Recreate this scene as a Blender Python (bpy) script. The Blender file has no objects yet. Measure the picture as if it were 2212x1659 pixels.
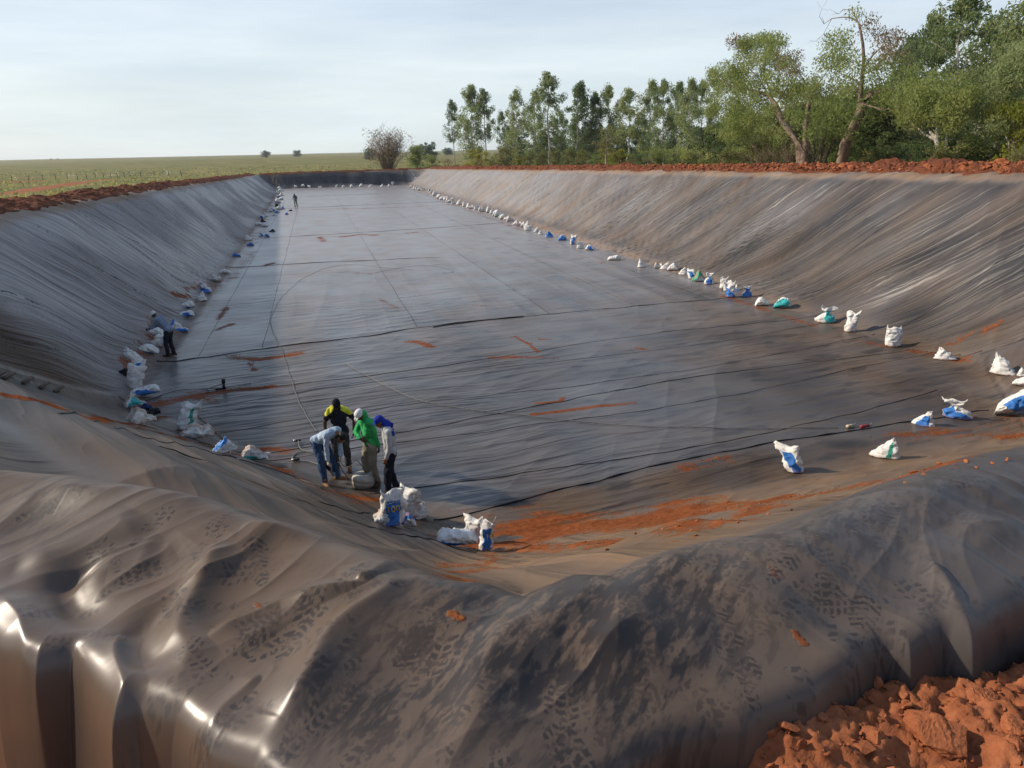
import bpy, bmesh, math, random
import numpy as np
from mathutils import Vector, Matrix, noise as mnoise
from mathutils.bvhtree import BVHTree
random.seed(7)
SC = bpy.context.scene
COL = SC.collection

# ------------------------------------------------------------------ helpers
def link(o, parent=None):
    COL.objects.link(o)
    if parent is not None: o.parent = parent
    return o
def tag(o, label=None, cat=None, group=None, kind=None):
    if label: o['label'] = label
    if cat: o['category'] = cat
    if group: o['group'] = group
    if kind: o['kind'] = kind
    return o
def empty(name, loc=(0, 0, 0), rz=0):
    o = bpy.data.objects.new(name, None)
    o.location = loc; o.rotation_euler = (0, 0, rz); o.empty_display_size = .2
    return link(o)
def npmesh(name, V, F, mat=None, parent=None, smooth=True, attrs=None, matidx=None):
    """V (n,3), F (m,k) index array, all faces with k corners."""
    V = np.asarray(V, dtype=np.float32); F = np.asarray(F, dtype=np.int32)
    me = bpy.data.meshes.new(name)
    m, k = F.shape
    me.vertices.add(len(V)); me.vertices.foreach_set('co', V.ravel())
    me.loops.add(m * k); me.loops.foreach_set('vertex_index', F.ravel())
    me.polygons.add(m); me.polygons.foreach_set('loop_start', np.arange(0, m * k, k, dtype=np.int32))
    try: me.polygons.foreach_set('loop_total', np.full(m, k, dtype=np.int32))
    except Exception: pass
    me.polygons.foreach_set('use_smooth', np.full(m, smooth, dtype=bool))
    if matidx is not None: me.polygons.foreach_set('material_index', np.asarray(matidx, dtype=np.int32))
    for an, av in (attrs or {}).items():
        a = me.attributes.new(an, 'FLOAT', 'POINT'); a.data.foreach_set('value', np.asarray(av, dtype=np.float32))
    me.update(calc_edges=True); me.validate()
    for mt in (mat if isinstance(mat, (list, tuple)) else [mat]):
        if mt: me.materials.append(mt)
    return link(bpy.data.objects.new(name, me), parent)
def pmesh(name, V, F, mat=None, parent=None, smooth=True, midx=None):
    me = bpy.data.meshes.new(name); me.from_pydata([tuple(v) for v in V], [], [tuple(f) for f in F])
    for mt in (mat if isinstance(mat, (list, tuple)) else [mat]):
        if mt: me.materials.append(mt)
    for i, p in enumerate(me.polygons):
        p.use_smooth = smooth
        if midx is not None: p.material_index = midx[i]
    return link(bpy.data.objects.new(name, me), parent)
class Mat:
    def __init__(s, name):
        s.m = bpy.data.materials.new(name); s.m.use_nodes = True
        s.t = s.m.node_tree; s.b = s.t.nodes['Principled BSDF']
    def n(s, typ, ins=None, **kw):
        nd = s.t.nodes.new('ShaderNode' + typ)
        for k, v in kw.items(): setattr(nd, k, v)
        for k, v in (ins or {}).items(): s.set(nd.inputs[k], v)
        return nd
    def set(s, sock, v):
        if isinstance(v, bpy.types.NodeSocket): s.t.links.new(v, sock)
        else: sock.default_value = v
    def bs(s, **kw):
        for k, v in kw.items(): s.set(s.b.inputs[k.replace('_', ' ')], v)
    def noise(s, vec, scale, detail=4, rough=.55, dist=0):
        nd = s.n('TexNoise', {'Scale': scale, 'Detail': detail, 'Roughness': rough, 'Distortion': dist})
        if vec is not None: s.set(nd.inputs['Vector'], vec)
        return nd.outputs['Fac']
    def ramp(s, fac, stops):
        nd = s.n('ValToRGB', {'Fac': fac}); e = nd.color_ramp.elements
        while len(e) < len(stops): e.new(.5)
        for el, (p, c) in zip(e, stops):
            el.position = p; el.color = c if len(c) == 4 else (*c, 1)
        return nd.outputs['Color']
    def mix(s, f, a, b, bt='MIX'):
        nd = s.n('MixRGB', blend_type=bt)
        s.set(nd.inputs[0], f)
        for i, v in ((1, a), (2, b)): s.set(nd.inputs[i], v if isinstance(v, bpy.types.NodeSocket) else (*v, 1) if len(v) == 3 else v)
        return nd.outputs[0]
    def math(s, op, a, b=0., clamp=False):
        nd = s.n('Math', operation=op, use_clamp=clamp); s.set(nd.inputs[0], a); s.set(nd.inputs[1], b); return nd.outputs[0]
    def attr(s, name): return s.n('Attribute', attribute_name=name).outputs['Fac']
    def coord(s, kind='Object'): return s.n('TexCoord').outputs[kind]
    def pos(s): return s.n('NewGeometry').outputs['Position']
    def mapping(s, vec, scale=(1, 1, 1), rot=(0, 0, 0), loc=(0, 0, 0)):
        return s.n('Mapping', {'Vector': vec, 'Scale': scale, 'Rotation': rot, 'Location': loc}).outputs[0]
    def bump(s, h, strength=.3, dist=.02, normal=None):
        nd = s.n('Bump', {'Height': h, 'Strength': strength, 'Distance': dist})
        if normal is not None: s.set(nd.inputs['Normal'], normal)
        return nd.outputs[0]
def simple(name, col, rough=.7, spec=.3, var=.15, scale=20, bump=0, bscale=60, metallic=0):
    M = Mat(name); c = M.coord()
    n = M.noise(c, scale)
    lo = tuple(x * (1 - var) for x in col); hi = tuple(min(1, x * (1 + var)) for x in col)
    M.bs(Base_Color=M.ramp(n, [(.3, lo), (.7, hi)]), Roughness=rough, Specular_IOR_Level=spec, Metallic=metallic)
    if bump: M.bs(Normal=M.bump(M.noise(c, bscale), bump, .01))
    return M.m
# ---- vectorised 2-D noise
def perlin(x, y, seed=0):
    x = np.asarray(x, dtype=np.float64); y = np.asarray(y, dtype=np.float64)
    xi = np.floor(x); yi = np.floor(y); fx = x - xi; fy = y - yi
    xi = xi.astype(np.int64); yi = yi.astype(np.int64)
    def g(ix, iy, dx, dy):
        h = (ix * 374761393 + iy * 668265263 + seed * 974711 + 12345) & 0xffffffff
        h = ((h ^ (h >> 13)) * 1274126177) & 0xffffffff
        h = h ^ (h >> 16)
        a = h * (2 * math.pi / 4294967296.0)
        return np.cos(a) * dx + np.sin(a) * dy
    u = fx * fx * fx * (fx * (fx * 6 - 15) + 10); v = fy * fy * fy * (fy * (fy * 6 - 15) + 10)
    a = g(xi, yi, fx, fy); b = g(xi + 1, yi, fx - 1, fy); c = g(xi, yi + 1, fx, fy - 1); d = g(xi + 1, yi + 1, fx - 1, fy - 1)
    return ((a + (b - a) * u) + ((c + (d - c) * u) - (a + (b - a) * u)) * v) * 1.5
def fbm(x, y, seed=0, oct=4, gain=.5):
    s = 0; a = 1.; f = 1.
    for i in range(oct):
        s = s + a * perlin(x * f, y * f, seed + i * 17); a *= gain; f *= 2.03
    return s
def sstep(a, b, x):
    t = np.clip((x - a) / (b - a), 0, 1); return t * t * (3 - 2 * t)
def smax(a, b, k):
    h = np.maximum(k - np.abs(a - b), 0) / k; return np.maximum(a, b) + h * h * k * .25
def smin(a, b, k): return -smax(-a, -b, k)

# ------------------------------------------------------------------ camera
CH = 6.9; FPX = 750.0; S_ = 1024 / 2212          # photo coordinates below are on a 2212 px wide copy
ROLL = math.atan(.0195); PITCH = math.radians(17.408); YAW = math.radians(14.533)
R0 = Vector((math.cos(YAW), -math.sin(YAW), 0)); FW = Vector((math.sin(YAW) * math.cos(PITCH), math.cos(YAW) * math.cos(PITCH), -math.sin(PITCH)))
U0 = R0.cross(FW)
CR = R0 * math.cos(ROLL) - U0 * math.sin(ROLL); CU = R0 * math.sin(ROLL) + U0 * math.cos(ROLL)
CAM = Vector((0, 0, CH))
cd = bpy.data.cameras.new('camera'); cd.sensor_width = 36; cd.lens = FPX / 1024 * 36; cd.clip_end = 20000; cd.clip_start = .05
cam = bpy.data.objects.new('camera', cd); COL.objects.link(cam)
mw = Matrix.Identity(4)
for i, v in enumerate((CR, CU, -FW)):
    for j in range(3): mw[j][i] = v[j]
mw.translation = CAM; cam.matrix_world = mw; SC.camera = cam
def ray(px, py): return FW * FPX + CR * (px * S_ - 512) + CU * (384 - py * S_)
def at(px, py, z=0.):
    r = ray(px, py); t = (z - CH) / r.z; return CAM + r * t
def at_x(px, py, X):                                  # point of the sight line on the vertical plane x = X
    r = ray(px, py); return CAM + r * (X / r.x)
def metres(px_len, p):                                # size in metres of a length in photo pixels at point p
    return px_len * S_ / FPX * (Vector(p) - CAM).dot(FW)

# ------------------------------------------------------------------ pit surface
TOE = dict(l=-5.5, r=19.7, f=158.5)
def dists(x, y):
    return dict(l=-5.5 - x, r=x - 19.7, f=y - 158.5,
                c=(x - 2.4) * -.795 + (y - 11.8) * -.606,
                n=(11.65 + .1 * (x - 2.4) - y) / 1.005,
                q=(x - 16.2) * .79 + (y - 13.2) * -.613)
RUN = dict(l=3.8, r=4.9, f=2.4, c=7.3, n=8.9, q=7.5)
def rimz(x, y): return 5.9 - .0176 * y + .12 * (x - 7) / 15
def prof(t, k1, k2): return smin(smax(t, 0 * t, k1), 0 * t + 1, k2)
def toe_d(x, y):
    d = dists(x, y); m = d['l']
    for k in 'rfcnq': m = np.maximum(m, d[k])
    return m
def base_z(x, y):
    d = dists(x, y)
    rz = np.minimum(rimz(x, y), 5.9)
    z = None
    for k in 'lrfcnq':
        top = rz if k in 'lrf' else (5.3 + 0 * x if k != 'q' else 5.4 + 0 * x)
        k1, k2 = (.3, .12) if k in 'lr' else (.12, .1) if k == 'f' else (.09, .12)
        h = top * prof(d[k] / RUN[k], k1, k2 * (.5 if k in 'cnq' else 1))
        if k in 'cnq': h = h - .32 * np.sin(np.pi * np.clip(d[k] / RUN[k], 0, 1)) ** 2
        z = h if z is None else smax(z, h, .35)
    cap = 5.32 + np.maximum(rz - 5.32, 0) * sstep(9, 20, np.hypot(x, y)) + .02
    return smin(z, np.where(z > 4, np.maximum(cap, .3), 99.), .12)
# near outer edge of the sheet (where it drops to the dirt), photo pixels on the berm top
EPX = [(-60, 1338), (45, 1376), (128, 1352), (203, 1494), (275, 1470), (350, 1490), (410, 1566), (503, 1606), (620, 1720),
       (760, 1840), (1000, 1860), (1230, 1760), (1395, 1615), (1470, 1560), (1560, 1535), (1640, 1530), (1697, 1495), (1802, 1450), (1870, 1392), (1930, 1345), (1990, 1362), (2060, 1325), (2130, 1350), (2200, 1290), (2300, 1240)]
EDGE = [(-14., 21.)] + [tuple(at(a, b, 5.36)[:2]) for a, b in EPX] + [(4.5, 2.4), (15., 3.4), (24., 8.), (33., 18.)]
def polydist(x, y, P, closed=False):
    """unsigned distance and signed side (positive on the right-hand side of travel) and arc position"""
    best = np.full(np.shape(x), 1e9); side = np.zeros(np.shape(x)); arc = np.zeros(np.shape(x)); L = 0.
    for (ax, ay), (bx, by) in zip(P[:-1], P[1:]):
        ex, ey = bx - ax, by - ay; l2 = ex * ex + ey * ey + 1e-12; ln = math.sqrt(l2)
        t = np.clip(((x - ax) * ex + (y - ay) * ey) / l2, 0, 1)
        dx = x - ax - t * ex; dy = y - ay - t * ey
        dd = np.sqrt(dx * dx + dy * dy)
        cr = ex * (y - ay) - ey * (x - ax)
        m = dd < best
        best = np.where(m, dd, best); side = np.where(m, -np.sign(cr), side); arc = np.where(m, L + t * ln, arc); L += ln
    return best, side, arc, L
# folds on the near berm: (photo polyline, height, half width, sharpness 0 round..1 crease)
FOLDS = [
 ([(60, 1070), (160, 1060), (300, 1066), (420, 1074), (500, 1084)], .07, .12, .5),
 ([(430, 1100), (560, 1112), (700, 1128), (800, 1160)], .05, .22, .1),
 ([(500, 1140), (560, 1143), (640, 1150), (740, 1165), (830, 1195), (900, 1212)], .09, .13, .5),
 ([(1040, 1242), (940, 1262), (850, 1290), (770, 1350), (690, 1425), (600, 1510), (550, 1580)], .11, .13, .45),
 ([(390, 1372), (520, 1335), (620, 1308), (745, 1290), (850, 1275)], .06, .07, .8),
 ([(880, 1212), (850, 1225), (800, 1262), (740, 1285)], .10, .10, .5),
 ([(1247, 1226), (1190, 1290), (1120, 1380), (1040, 1480), (960, 1600)], .08, .17, .25),
 ([(1475, 1170), (1420, 1250), (1340, 1350), (1270, 1470)], .07, .20, .2),
 ([(1776, 1101), (1740, 1180), (1690, 1290), (1640, 1400)], .05, .2, .2),
 ([(445, 1165), (420, 1270), (385, 1370), (350, 1460)], .06, .09, .2),
 ([(262, 1315), (256, 1400), (250, 1475)], .07, .05, .75), ([(-20, 1240), (5, 1290), (40, 1370)], .07, .06, .7),
 ([(560, 1420), (480, 1490), (430, 1550)], .04, .05, .6), ([(20, 1190), (190, 1150), (330, 1110)], .05, .16, .2),
 ([(1985, 1205), (2060, 1270), (2130, 1340)], .05, .05, .6), ([(1860, 1130), (2000, 1095), (2230, 1060)], .05, .18, .3), ([(2240, 1130), (2150, 1180), (2080, 1270)], .06, .15, .3),
 ([(110, 1240), (230, 1195), (360, 1180)], .035, .12, .2),
]
DIPS = [([(-40, 1040), (60, 1042), (150, 1040)], .10, .11), ([(220, 1086), (320, 1092), (400, 1094)], .06, .10), ([(560, 1168), (640, 1175), (720, 1190)], .09, .10), ([(620, 1248), (720, 1242), (800, 1232), (835, 1222)], .07, .13),
        ([(1100, 1262), (1138, 1292), (1130, 1330), (1090, 1380)], .10, .12), ([(1290, 1250), (1340, 1240)], .06, .13), ([(1590, 1215), (1690, 1190)], .05, .16), ([(310, 1400), (330, 1460)], .05, .08), ([(150, 1290), (200, 1400)], .06, .09), ([(900, 1345), (980, 1300)], .05, .12)]
_fold_w = [([tuple(at(a, b, 5.36)[:2]) for a, b in P], h * .9, w * .9, min(.85, s + .25)) for P, h, w, s in FOLDS]
_dip_w = [([tuple(at(a, b, 5.2)[:2]) for a, b in P], h, w) for P, h, w in DIPS]
def near_folds(x, y):
    z = np.zeros(np.shape(x))
    wx = x + .05 * perlin(x * 3, y * 3, 91); wy = y + .05 * perlin(x * 3, y * 3, 92)
    for P, h, w, sh in _fold_w:
        d, sd, arc, L = polydist(wx, wy, P)
        end = sstep(0, .22, arc / L) * sstep(0, .22, 1 - arc / L) * .8 + .2
        q = d / w
        z = np.maximum(z, h * end * ((1 - sh) * np.exp(-q * q) + sh * np.exp(-1.3 * np.sqrt(q * q + .03)) * 1.2)) + .35 * np.minimum(z, h * np.exp(-q * q))
    for P, h, w in _dip_w:
        d, sd, arc, L = polydist(wx, wy, P); z = z - h * np.exp(-(d / w) ** 2)
    return z
HPX = [(-60, 1425), (60, 1478), (203, 1570), (410, 1660), (620, 1800), (800, 1900), (1000, 1920), (1230, 1820), (1395, 1680), (1560, 1600), (1697, 1560), (1802, 1515), (1900, 1455), (2060, 1430), (2200, 1390), (2300, 1330)]
HEM = [(-14.4, 20.5)] + [tuple(at(a, b, 5.36)[:2]) for a, b in HPX] + [(4.6, 2.15), (15.2, 3.1), (24.3, 7.7), (33.3, 17.7)]
def edge_s(x, y, EDGE=EDGE):
    dd, _, arc, L = polydist(x, y, EDGE)
    poly = EDGE + [(60., 18.), (60., 300.), (-60., 300.), (-60., 21.)]
    ins = np.zeros(np.shape(x), bool)
    for (ax, ay), (bx, by) in zip(poly, poly[1:] + poly[:1]):
        if ay == by: continue
        c = (ay > y) != (by > y); ins ^= c & (x < (bx - ax) * (y - ay) / (by - ay) + ax)
    return np.where(ins, -dd, dd), arc
# crest line of the near berm, photo pixels on the berm top
CPX = [(-300, 975), (-150, 988), (0, 1003), (130, 1010), (235, 1021), (370, 1050), (490, 1084), (640, 1130), (760, 1172), (860, 1214), (960, 1242), (1040, 1242), (1138, 1272), (1247, 1228), (1322, 1236), (1378, 1213), (1475, 1170), (1592, 1138), (1706, 1129), (1776, 1101), (1900, 1052), (2000, 1012), (2125, 966), (2212, 950), (2400, 905)]
CREST = [tuple(at(a, b, 5.40 + .05 * min(1, max(0, (a - 1450) / 700)))[:2]) for a, b in CPX]
CREST = [(-13., 22.)] + CREST + [(10., 4.2), (20., 8.5), (30., 18.)]
def crest_p(x, y):
    """distance to the crest line, positive on the pit side"""
    dd, _, _, _ = polydist(x, y, CREST)
    poly = CREST + [(60., 18.), (60., 300.), (-60., 300.), (-60., 22.)]
    ins = np.zeros(np.shape(x), bool)
    for (ax, ay), (bx, by) in zip(poly, poly[1:] + poly[:1]):
        if ay == by: continue
        c = (ay > y) != (by > y); ins ^= c & (x < (bx - ax) * (y - ay) / (by - ay) + ax)
    return np.where(ins, dd, -dd)
SEAMS = []      # filled below: floor weld lines in plan
def ridged(n, p=1.5): return (1 - np.minimum(np.abs(n) * 1.6, 1)) ** p
def wrinkles(x, y, d):
    """loose-sheet wrinkles by region"""
    z = np.zeros(np.shape(x))
    # left slope
    m = sstep(-1.2, .5, d['l']) * sstep(.3, -1.2, d['c'] - 2.2 * d['l'])
    u = y - 1.9 * (x + 9.3) + .9 * perlin(x * .5, y * .22, 1) + .25 * perlin(x * 1.3, y * .9, 2); v = x
    w = .070 * ridged(perlin(u * .85, v * .26, 3), 2.2) * (.4 + .6 * sstep(-.3, .3, perlin(u * .2, v * .3, 7))) + .05 * ridged(perlin(u * 1.9 + 7, v * .4, 4), 2.) * sstep(-.2, .5, perlin(u * .3, v * .5, 5)) - .10 * ridged(perlin(u * .62 + 3, v * .16, 8), 6) - .07 * ridged(perlin(u * 1.5 + 1, v * .24, 9), 6) * sstep(-.2, .3, perlin(u * .35, v * .3, 10))
    z += w * m * (1 - .6 * sstep(40, 110, y))
    # right slope
    m = sstep(-1.6, .5, d['r']) * sstep(.3, -1.2, d['q'] - 1.6 * d['r'])
    u = y - 1.25 * (24.5 - x) + .35 * perlin(x * .3, y * .2, 11) + .05 * perlin(x * 1.5, y * 1.1, 12)
    w = .08 * ridged(perlin(u * .8, x * .22, 13), 2.2) * (.35 + .65 * sstep(-.3, .3, perlin(u * .2, x * .3, 17))) +   .07 * ridged(perlin(u * 1.8 + 5, x * .32, 14), 2) * sstep(-.4, .4, perlin(u * .3, x * .45, 15)) + .03 * ridged(perlin(u * 3.6, x * .8, 16), 1.6) * sstep(-.2, .5, perlin(u * .5, x * .5, 18))
    w += -.10 * ridged(perlin(u * .55 + 2, x * .15, 19), 6)
    z += w * m * (1 - .6 * sstep(45, 120, y))
    # near slopes: long lines nearly along the crest on the left, down-slope on the right
    m = sstep(-.6, .6, d['c']) * sstep(.3, -1.2, 2.2 * d['l'] - d['c']) * sstep(7.6, 5.5, d['c'])
    a = (x * -.606 + y * .795); b = d['c']
    u = b + .20 * a + .3 * perlin(a * .3, b * .5, 21)
    w = .055 * ridged(perlin(u * .75, a * .09, 22), 2) + .035 * ridged(perlin(u * 1.9, a * .14, 23), 2)
    z += w * m
    m = sstep(-.5, .6, np.maximum(d['n'], d['q'])) * sstep(.3, -.8, d['c'] - np.maximum(d['n'], d['q'])) * sstep(9., 7., np.maximum(d['n'], d['q']))
    w = .06 * ridged(perlin(x * .35 + y * .25, y * .8 - .3 * x, 24), 2) + .03 * ridged(perlin(x * .9, y * 1.6 - .4 * x, 25), 2)
    z += w * m
    # far wall
    m = sstep(-.3, .4, d['f'])
    z += m * (.10 * perlin(x * .6, y * 1.5, 31) + .12 * ridged(perlin(x * .35 + y * .3, y * .4, 32), 3) * sstep(9, 6, x))
    # floor
    m = sstep(.4, -.8, toe_d(x, y))
    u = y - .14 * x + .25 * perlin(x * .3, y * .3, 41)
    near = sstep(30.5, 27.5, y - .14 * x)
    patch = sstep(-.25, .45, perlin(x * .12 + 3, y * .10, 43))
    w = .030 * ridged(perlin(u * 1.5, x * .22, 42), 2.5) * patch + .006 * perlin(u * 2.5, x * 1.2, 44)
    w += near * (.010 * perlin(x * .33 + .25 * y, y * .40 - .2 * x, 45) + .014 * perlin(x * .9 + .7 * y, .9 * y - .4 * x, 46) + .018 * ridged(perlin(x * .5 - .45 * y, x * .12 + y * .14, 47), 3.))
    w += (1 - near) * .035 * ridged(perlin(x * .55, y * .06, 48), 3)
    z += w * m * (1 - .85 * sstep(24, 60, y))
    return z
def flow(x, y):
    """coordinates across / along the wrinkles and how strongly fine wrinkles show"""
    d = dists(x, y); L = sstep(-1.5, .3, d['l']) * sstep(.3, -1.2, d['c'] - 2.2 * d['l']); Rr = sstep(-1.8, .3, d['r']) * sstep(.3, -1.2, d['q'] - 1.6 * d['r'])
    C = sstep(-.6, .5, d['c']) * (1 - L) * sstep(7.6, 6.2, d['c']); N = sstep(-.5, .5, np.maximum(d['n'], d['q'])) * (1 - Rr) * (1 - C) * sstep(8.8, 7.5, np.maximum(d['n'], d['q']))
    ul = y - 1.9 * (x + 9.3) + .9 * perlin(x * .5, y * .22, 1); ur = y - 1.25 * (24.5 - x) + .35 * perlin(x * .3, y * .2, 11)
    uc = d['c'] + .20 * (x * -.606 + y * .795); un = .8 * y - .3 * x; uf = y - .14 * x + .25 * perlin(x * .3, y * .3, 41)
    F = np.clip(1 - L - Rr - C - N, 0, 1); inp = toe_d(x, y) < .5
    wu = np.where(L > .5, ul, np.where(Rr > .5, ur + 300, np.where(C > .5, uc + 600, np.where(N > .5, un + 700, uf + 900))))
    wv = np.where((C > .5), x * -.606 + y * .795, x)
    edge = np.minimum.reduce([np.abs(k - .5) for k in (L, Rr, C, N)])
    amp = np.where(L > .5, .95 * (.45 + .55 * sstep(-.3, .3, perlin(ul * .13, x * .4, 72))), np.where(Rr > .5, 1.0 * (.45 + .55 * sstep(-.3, .3, perlin(ur * .12, x * .35, 73))), np.where(C > .5, .45, np.where(N > .5, .28, np.where(inp, (1 - .8 * sstep(24, 60, y)) * (.24 + .22 * sstep(31, 26, y)) * sstep(-.35, .35, perlin(x * .14, y * .12, 43)) + .06, 0.)))))
    return wu, wv, amp * sstep(0, .25, edge)
def surface(x, y):
    x = np.asarray(x, dtype=np.float64); y = np.asarray(y, dtype=np.float64)
    d = dists(x, y)
    z = base_z(x, y) + wrinkles(x, y, d)
    top = sstep(4.8, 5.25, z) * sstep(22, 12, np.hypot(x, y))
    z = z + top * (.04 * fbm(x * .5 + 4, y * .5, 51, 2) + .008 * perlin(x * 1.4 + y * .6, y * 1.9 - x, 52)) - .03 * top
    i = np.where((np.hypot(x, y) < 14) & (z > 2.5))
    if i[0].size:
        xs, ys = x[i], y[i]; p = crest_p(xs, ys); w = sstep(2.0, .7, p)
        lip = 5.41 + .05 * sstep(1.0, 3.0, xs) - .82 * .5 * (p + np.sqrt(p * p + .014)) - .11 * sstep(0, .55, -p)
        z[i] = z[i] * (1 - w) + (lip + .25 * (z[i] - 5.3) * sstep(0, -.35, p)) * w
    return z
def surface_near(x, y):
    z = surface(x, y)
    r = np.hypot(x, y); i = np.where(r < 9)
    xs, ys = x[i], y[i]
    w = sstep(4.75, 5.22, z[i])
    fa = .72 * xs + .69 * ys; fb = -.69 * xs + .72 * ys + .16 * perlin(xs * .9, ys * .9, 57)
    rid = .035 * ridged(perlin(fb * 1.0, fa * .30, 55), 2.1) + .020 * ridged(perlin(fb * 2.2 + 3, fa * .5, 56), 2.2) + .012 * ridged(perlin(fb * 4.6 + 1, fa * 1.5, 58), 2.4) * sstep(-.2, .3, perlin(fb * .8, fa * .8, 59)) - .02
    s0, arc0 = edge_s(xs, ys); damp = .25 + .75 * sstep(-.02, -.40, s0)
    damp = damp * (.25 + .75 * sstep(.05, -.4, crest_p(xs, ys)))
    z[i] += w * near_folds(xs, ys) * damp + w * rid * damp
    i = np.where(r < 40); xs, ys = x[i], y[i]
    s, arc = edge_s(xs, ys)
    # beyond the edge: rolled lip, then the flap hangs down in soft pleats
    j = np.where(s > -.4)[0]; sj = s[j]
    sh, _ = edge_s(xs[j], ys[j], HEM)
    se = .5 * (sj + np.sqrt(sj * sj + .0016)) * sstep(-.36, -.12, sj); gap = np.maximum(-sh, 0)
    t = se / (se + gap + 1e-4); crease = .035 * np.abs(np.mod(arc[j] * 1.9 + .5 * np.sin(arc[j] * 2.3), 2) - 1) * np.sin(np.pi * np.clip(t, 0, 1))
    zi = z[i]; zi[j] += .014 * np.exp(-((sj + .07) / .08) ** 2) - np.where(sh < 0, 1.5 * t ** .92, 1.5 + 2.5 * sh) + crease * 2
    z[i] = zi
    return z, i, s
def zat(x, y): return float(surface(np.array([x]), np.array([y]))[0])
def hit(px, py):
    """first crossing of a photo sight line with the pit surface"""
    r = ray(px, py).normalized(); t = np.concatenate([np.arange(4, 40, .05), np.arange(40, 200, .25)])
    X = CAM.x + r.x * t; Y = CAM.y + r.y * t; Z = CAM.z + r.z * t
    f = Z - surface(X, Y); i = np.argmax(f < 0)
    if not (f < 0).any(): i = len(t) - 1
    return Vector((X[i], Y[i], surface(X[i:i + 1], Y[i:i + 1])[0]))
# ------------------------------------------------------------------ liner materials
def liner_material():
    M = Mat('black_geomembrane'); P = M.pos()
    dust_and_light = M.attr('dust_and_light'); warm = M.attr('warm'); mud = M.attr('mud'); bare_and_shade = M.attr('bare_and_shade')
    nb = M.noise(P, 1.1, 5, .6); nf = M.noise(P, 9, 5, .65); nn = M.noise(P, 45, 4, .6)
    st = M.noise(M.mapping(P, (.35, 2.2, .35), (0, 0, .14)), 1.6, 5, .65)          # smears dragged along the panels
    da = M.math('MULTIPLY', dust_and_light, M.math('ADD', .45, M.math('ADD', M.math('MULTIPLY', nb, .55), M.math('ADD', M.math('MULTIPLY', st, .4), M.math('MULTIPLY', nf, .15)))))
    da = M.math('MULTIPLY', da, M.math('SUBTRACT', 1., M.math('MULTIPLY', bare_and_shade, .86)), True)
    dcol = M.mix(warm, (.25, .257, .268), (.285, .178, .098))  # grey film colour, sky reflection of far floor and left slope included
    dcol = M.mix(M.math('MULTIPLY', nf, .5), dcol, (.17, .11, .075))
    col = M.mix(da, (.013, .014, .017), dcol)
    # red soil where it was spilled or washed in
    mm = M.math('ADD', mud, M.math('MULTIPLY', M.math('SUBTRACT', M.math('ADD', M.math('MULTIPLY', st, .6), M.math('ADD', M.math('MULTIPLY', nf, .45), M.math('MULTIPLY', nb, .35))), .7), 2.8))
    mk = M.ramp(mm, [(.44, (0, 0, 0)), (.74, (1, 1, 1))])
    mk = M.math('MULTIPLY', mk, M.math('GREATER_THAN', mud, .02))
    mcol = M.ramp(nf, [(.25, (.10, .026, .009)), (.5, (.20, .056, .019)), (.8, (.29, .105, .042))])
    col = M.mix(M.math('MULTIPLY', mk, .9), col, mcol)
    ro = M.math('ADD', .17, M.math('MULTIPLY', da, .13)); gl = M.attr('gl'); ro = M.math('SUBTRACT', ro, M.math('MULTIPLY', gl, .10)); ro = M.math('ADD', ro, M.math('MULTIPLY', nf, .06)); ro = M.math('ADD', ro, M.math('ADD', M.math('MULTIPLY', warm, .16), M.math('MULTIPLY', M.attr('wm'), .26)))
    ro = M.math('ADD', ro, M.math('MULTIPLY', mk, .4), True)
    h = M.math('ADD', M.math('MULTIPLY', nn, .02), M.math('MULTIPLY', mk, M.math('MULTIPLY', nn, 2.)))
    h2 = M.math('ADD', h, M.math('MULTIPLY', M.noise(M.mapping(P, (.5, 1.4, .5), (0, 0, .3)), 3.5, 3, .5), .55))
    wv = M.n('CombineXYZ', {0: M.math('MULTIPLY', M.attr('wu'), 1.4), 1: M.math('MULTIPLY', M.attr('wv'), .20)}).outputs[0]
    def rdg(fac, pw): return M.math('POWER', M.math('SUBTRACT', 1., M.math('MINIMUM', M.math('MULTIPLY', M.math('ABSOLUTE', M.math('SUBTRACT', fac, .5)), 4.5), 1.)), pw)
    wh = M.math('ADD', M.math('MULTIPLY', rdg(M.noise(wv, 1.0, 2, .5, .3), 1.5), 1.), M.math('MULTIPLY', rdg(M.noise(M.mapping(wv, (2.3, 2., 1), (0, 0, 0), (5, 3, 0)), 1., 2, .5, .4), 1.6), .40))
    wb = M.n('Bump', {'Height': M.math('MULTIPLY', wh, M.attr('wm')), 'Strength': 1., 'Distance': .075}).outputs[0]
    M.bs(Base_Color=col, Roughness=M.math('MAXIMUM', ro, .1), Specular_IOR_Level=M.math('SUBTRACT', M.math('ADD', M.math('MULTIPLY', gl, .5), M.math('SUBTRACT', .58, M.math('MULTIPLY', warm, .40))), M.math('ADD', M.math('MULTIPLY', mk, .35), M.math('MULTIPLY', M.attr('wm'), .18))), Normal=M.bump(h2, .35, .02, wb))
    return M.m
M_LINER = liner_material()
M_SEAM = simple('weld_flap_black', (.010, .010, .011), .7, .15, .3, 6)

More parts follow.
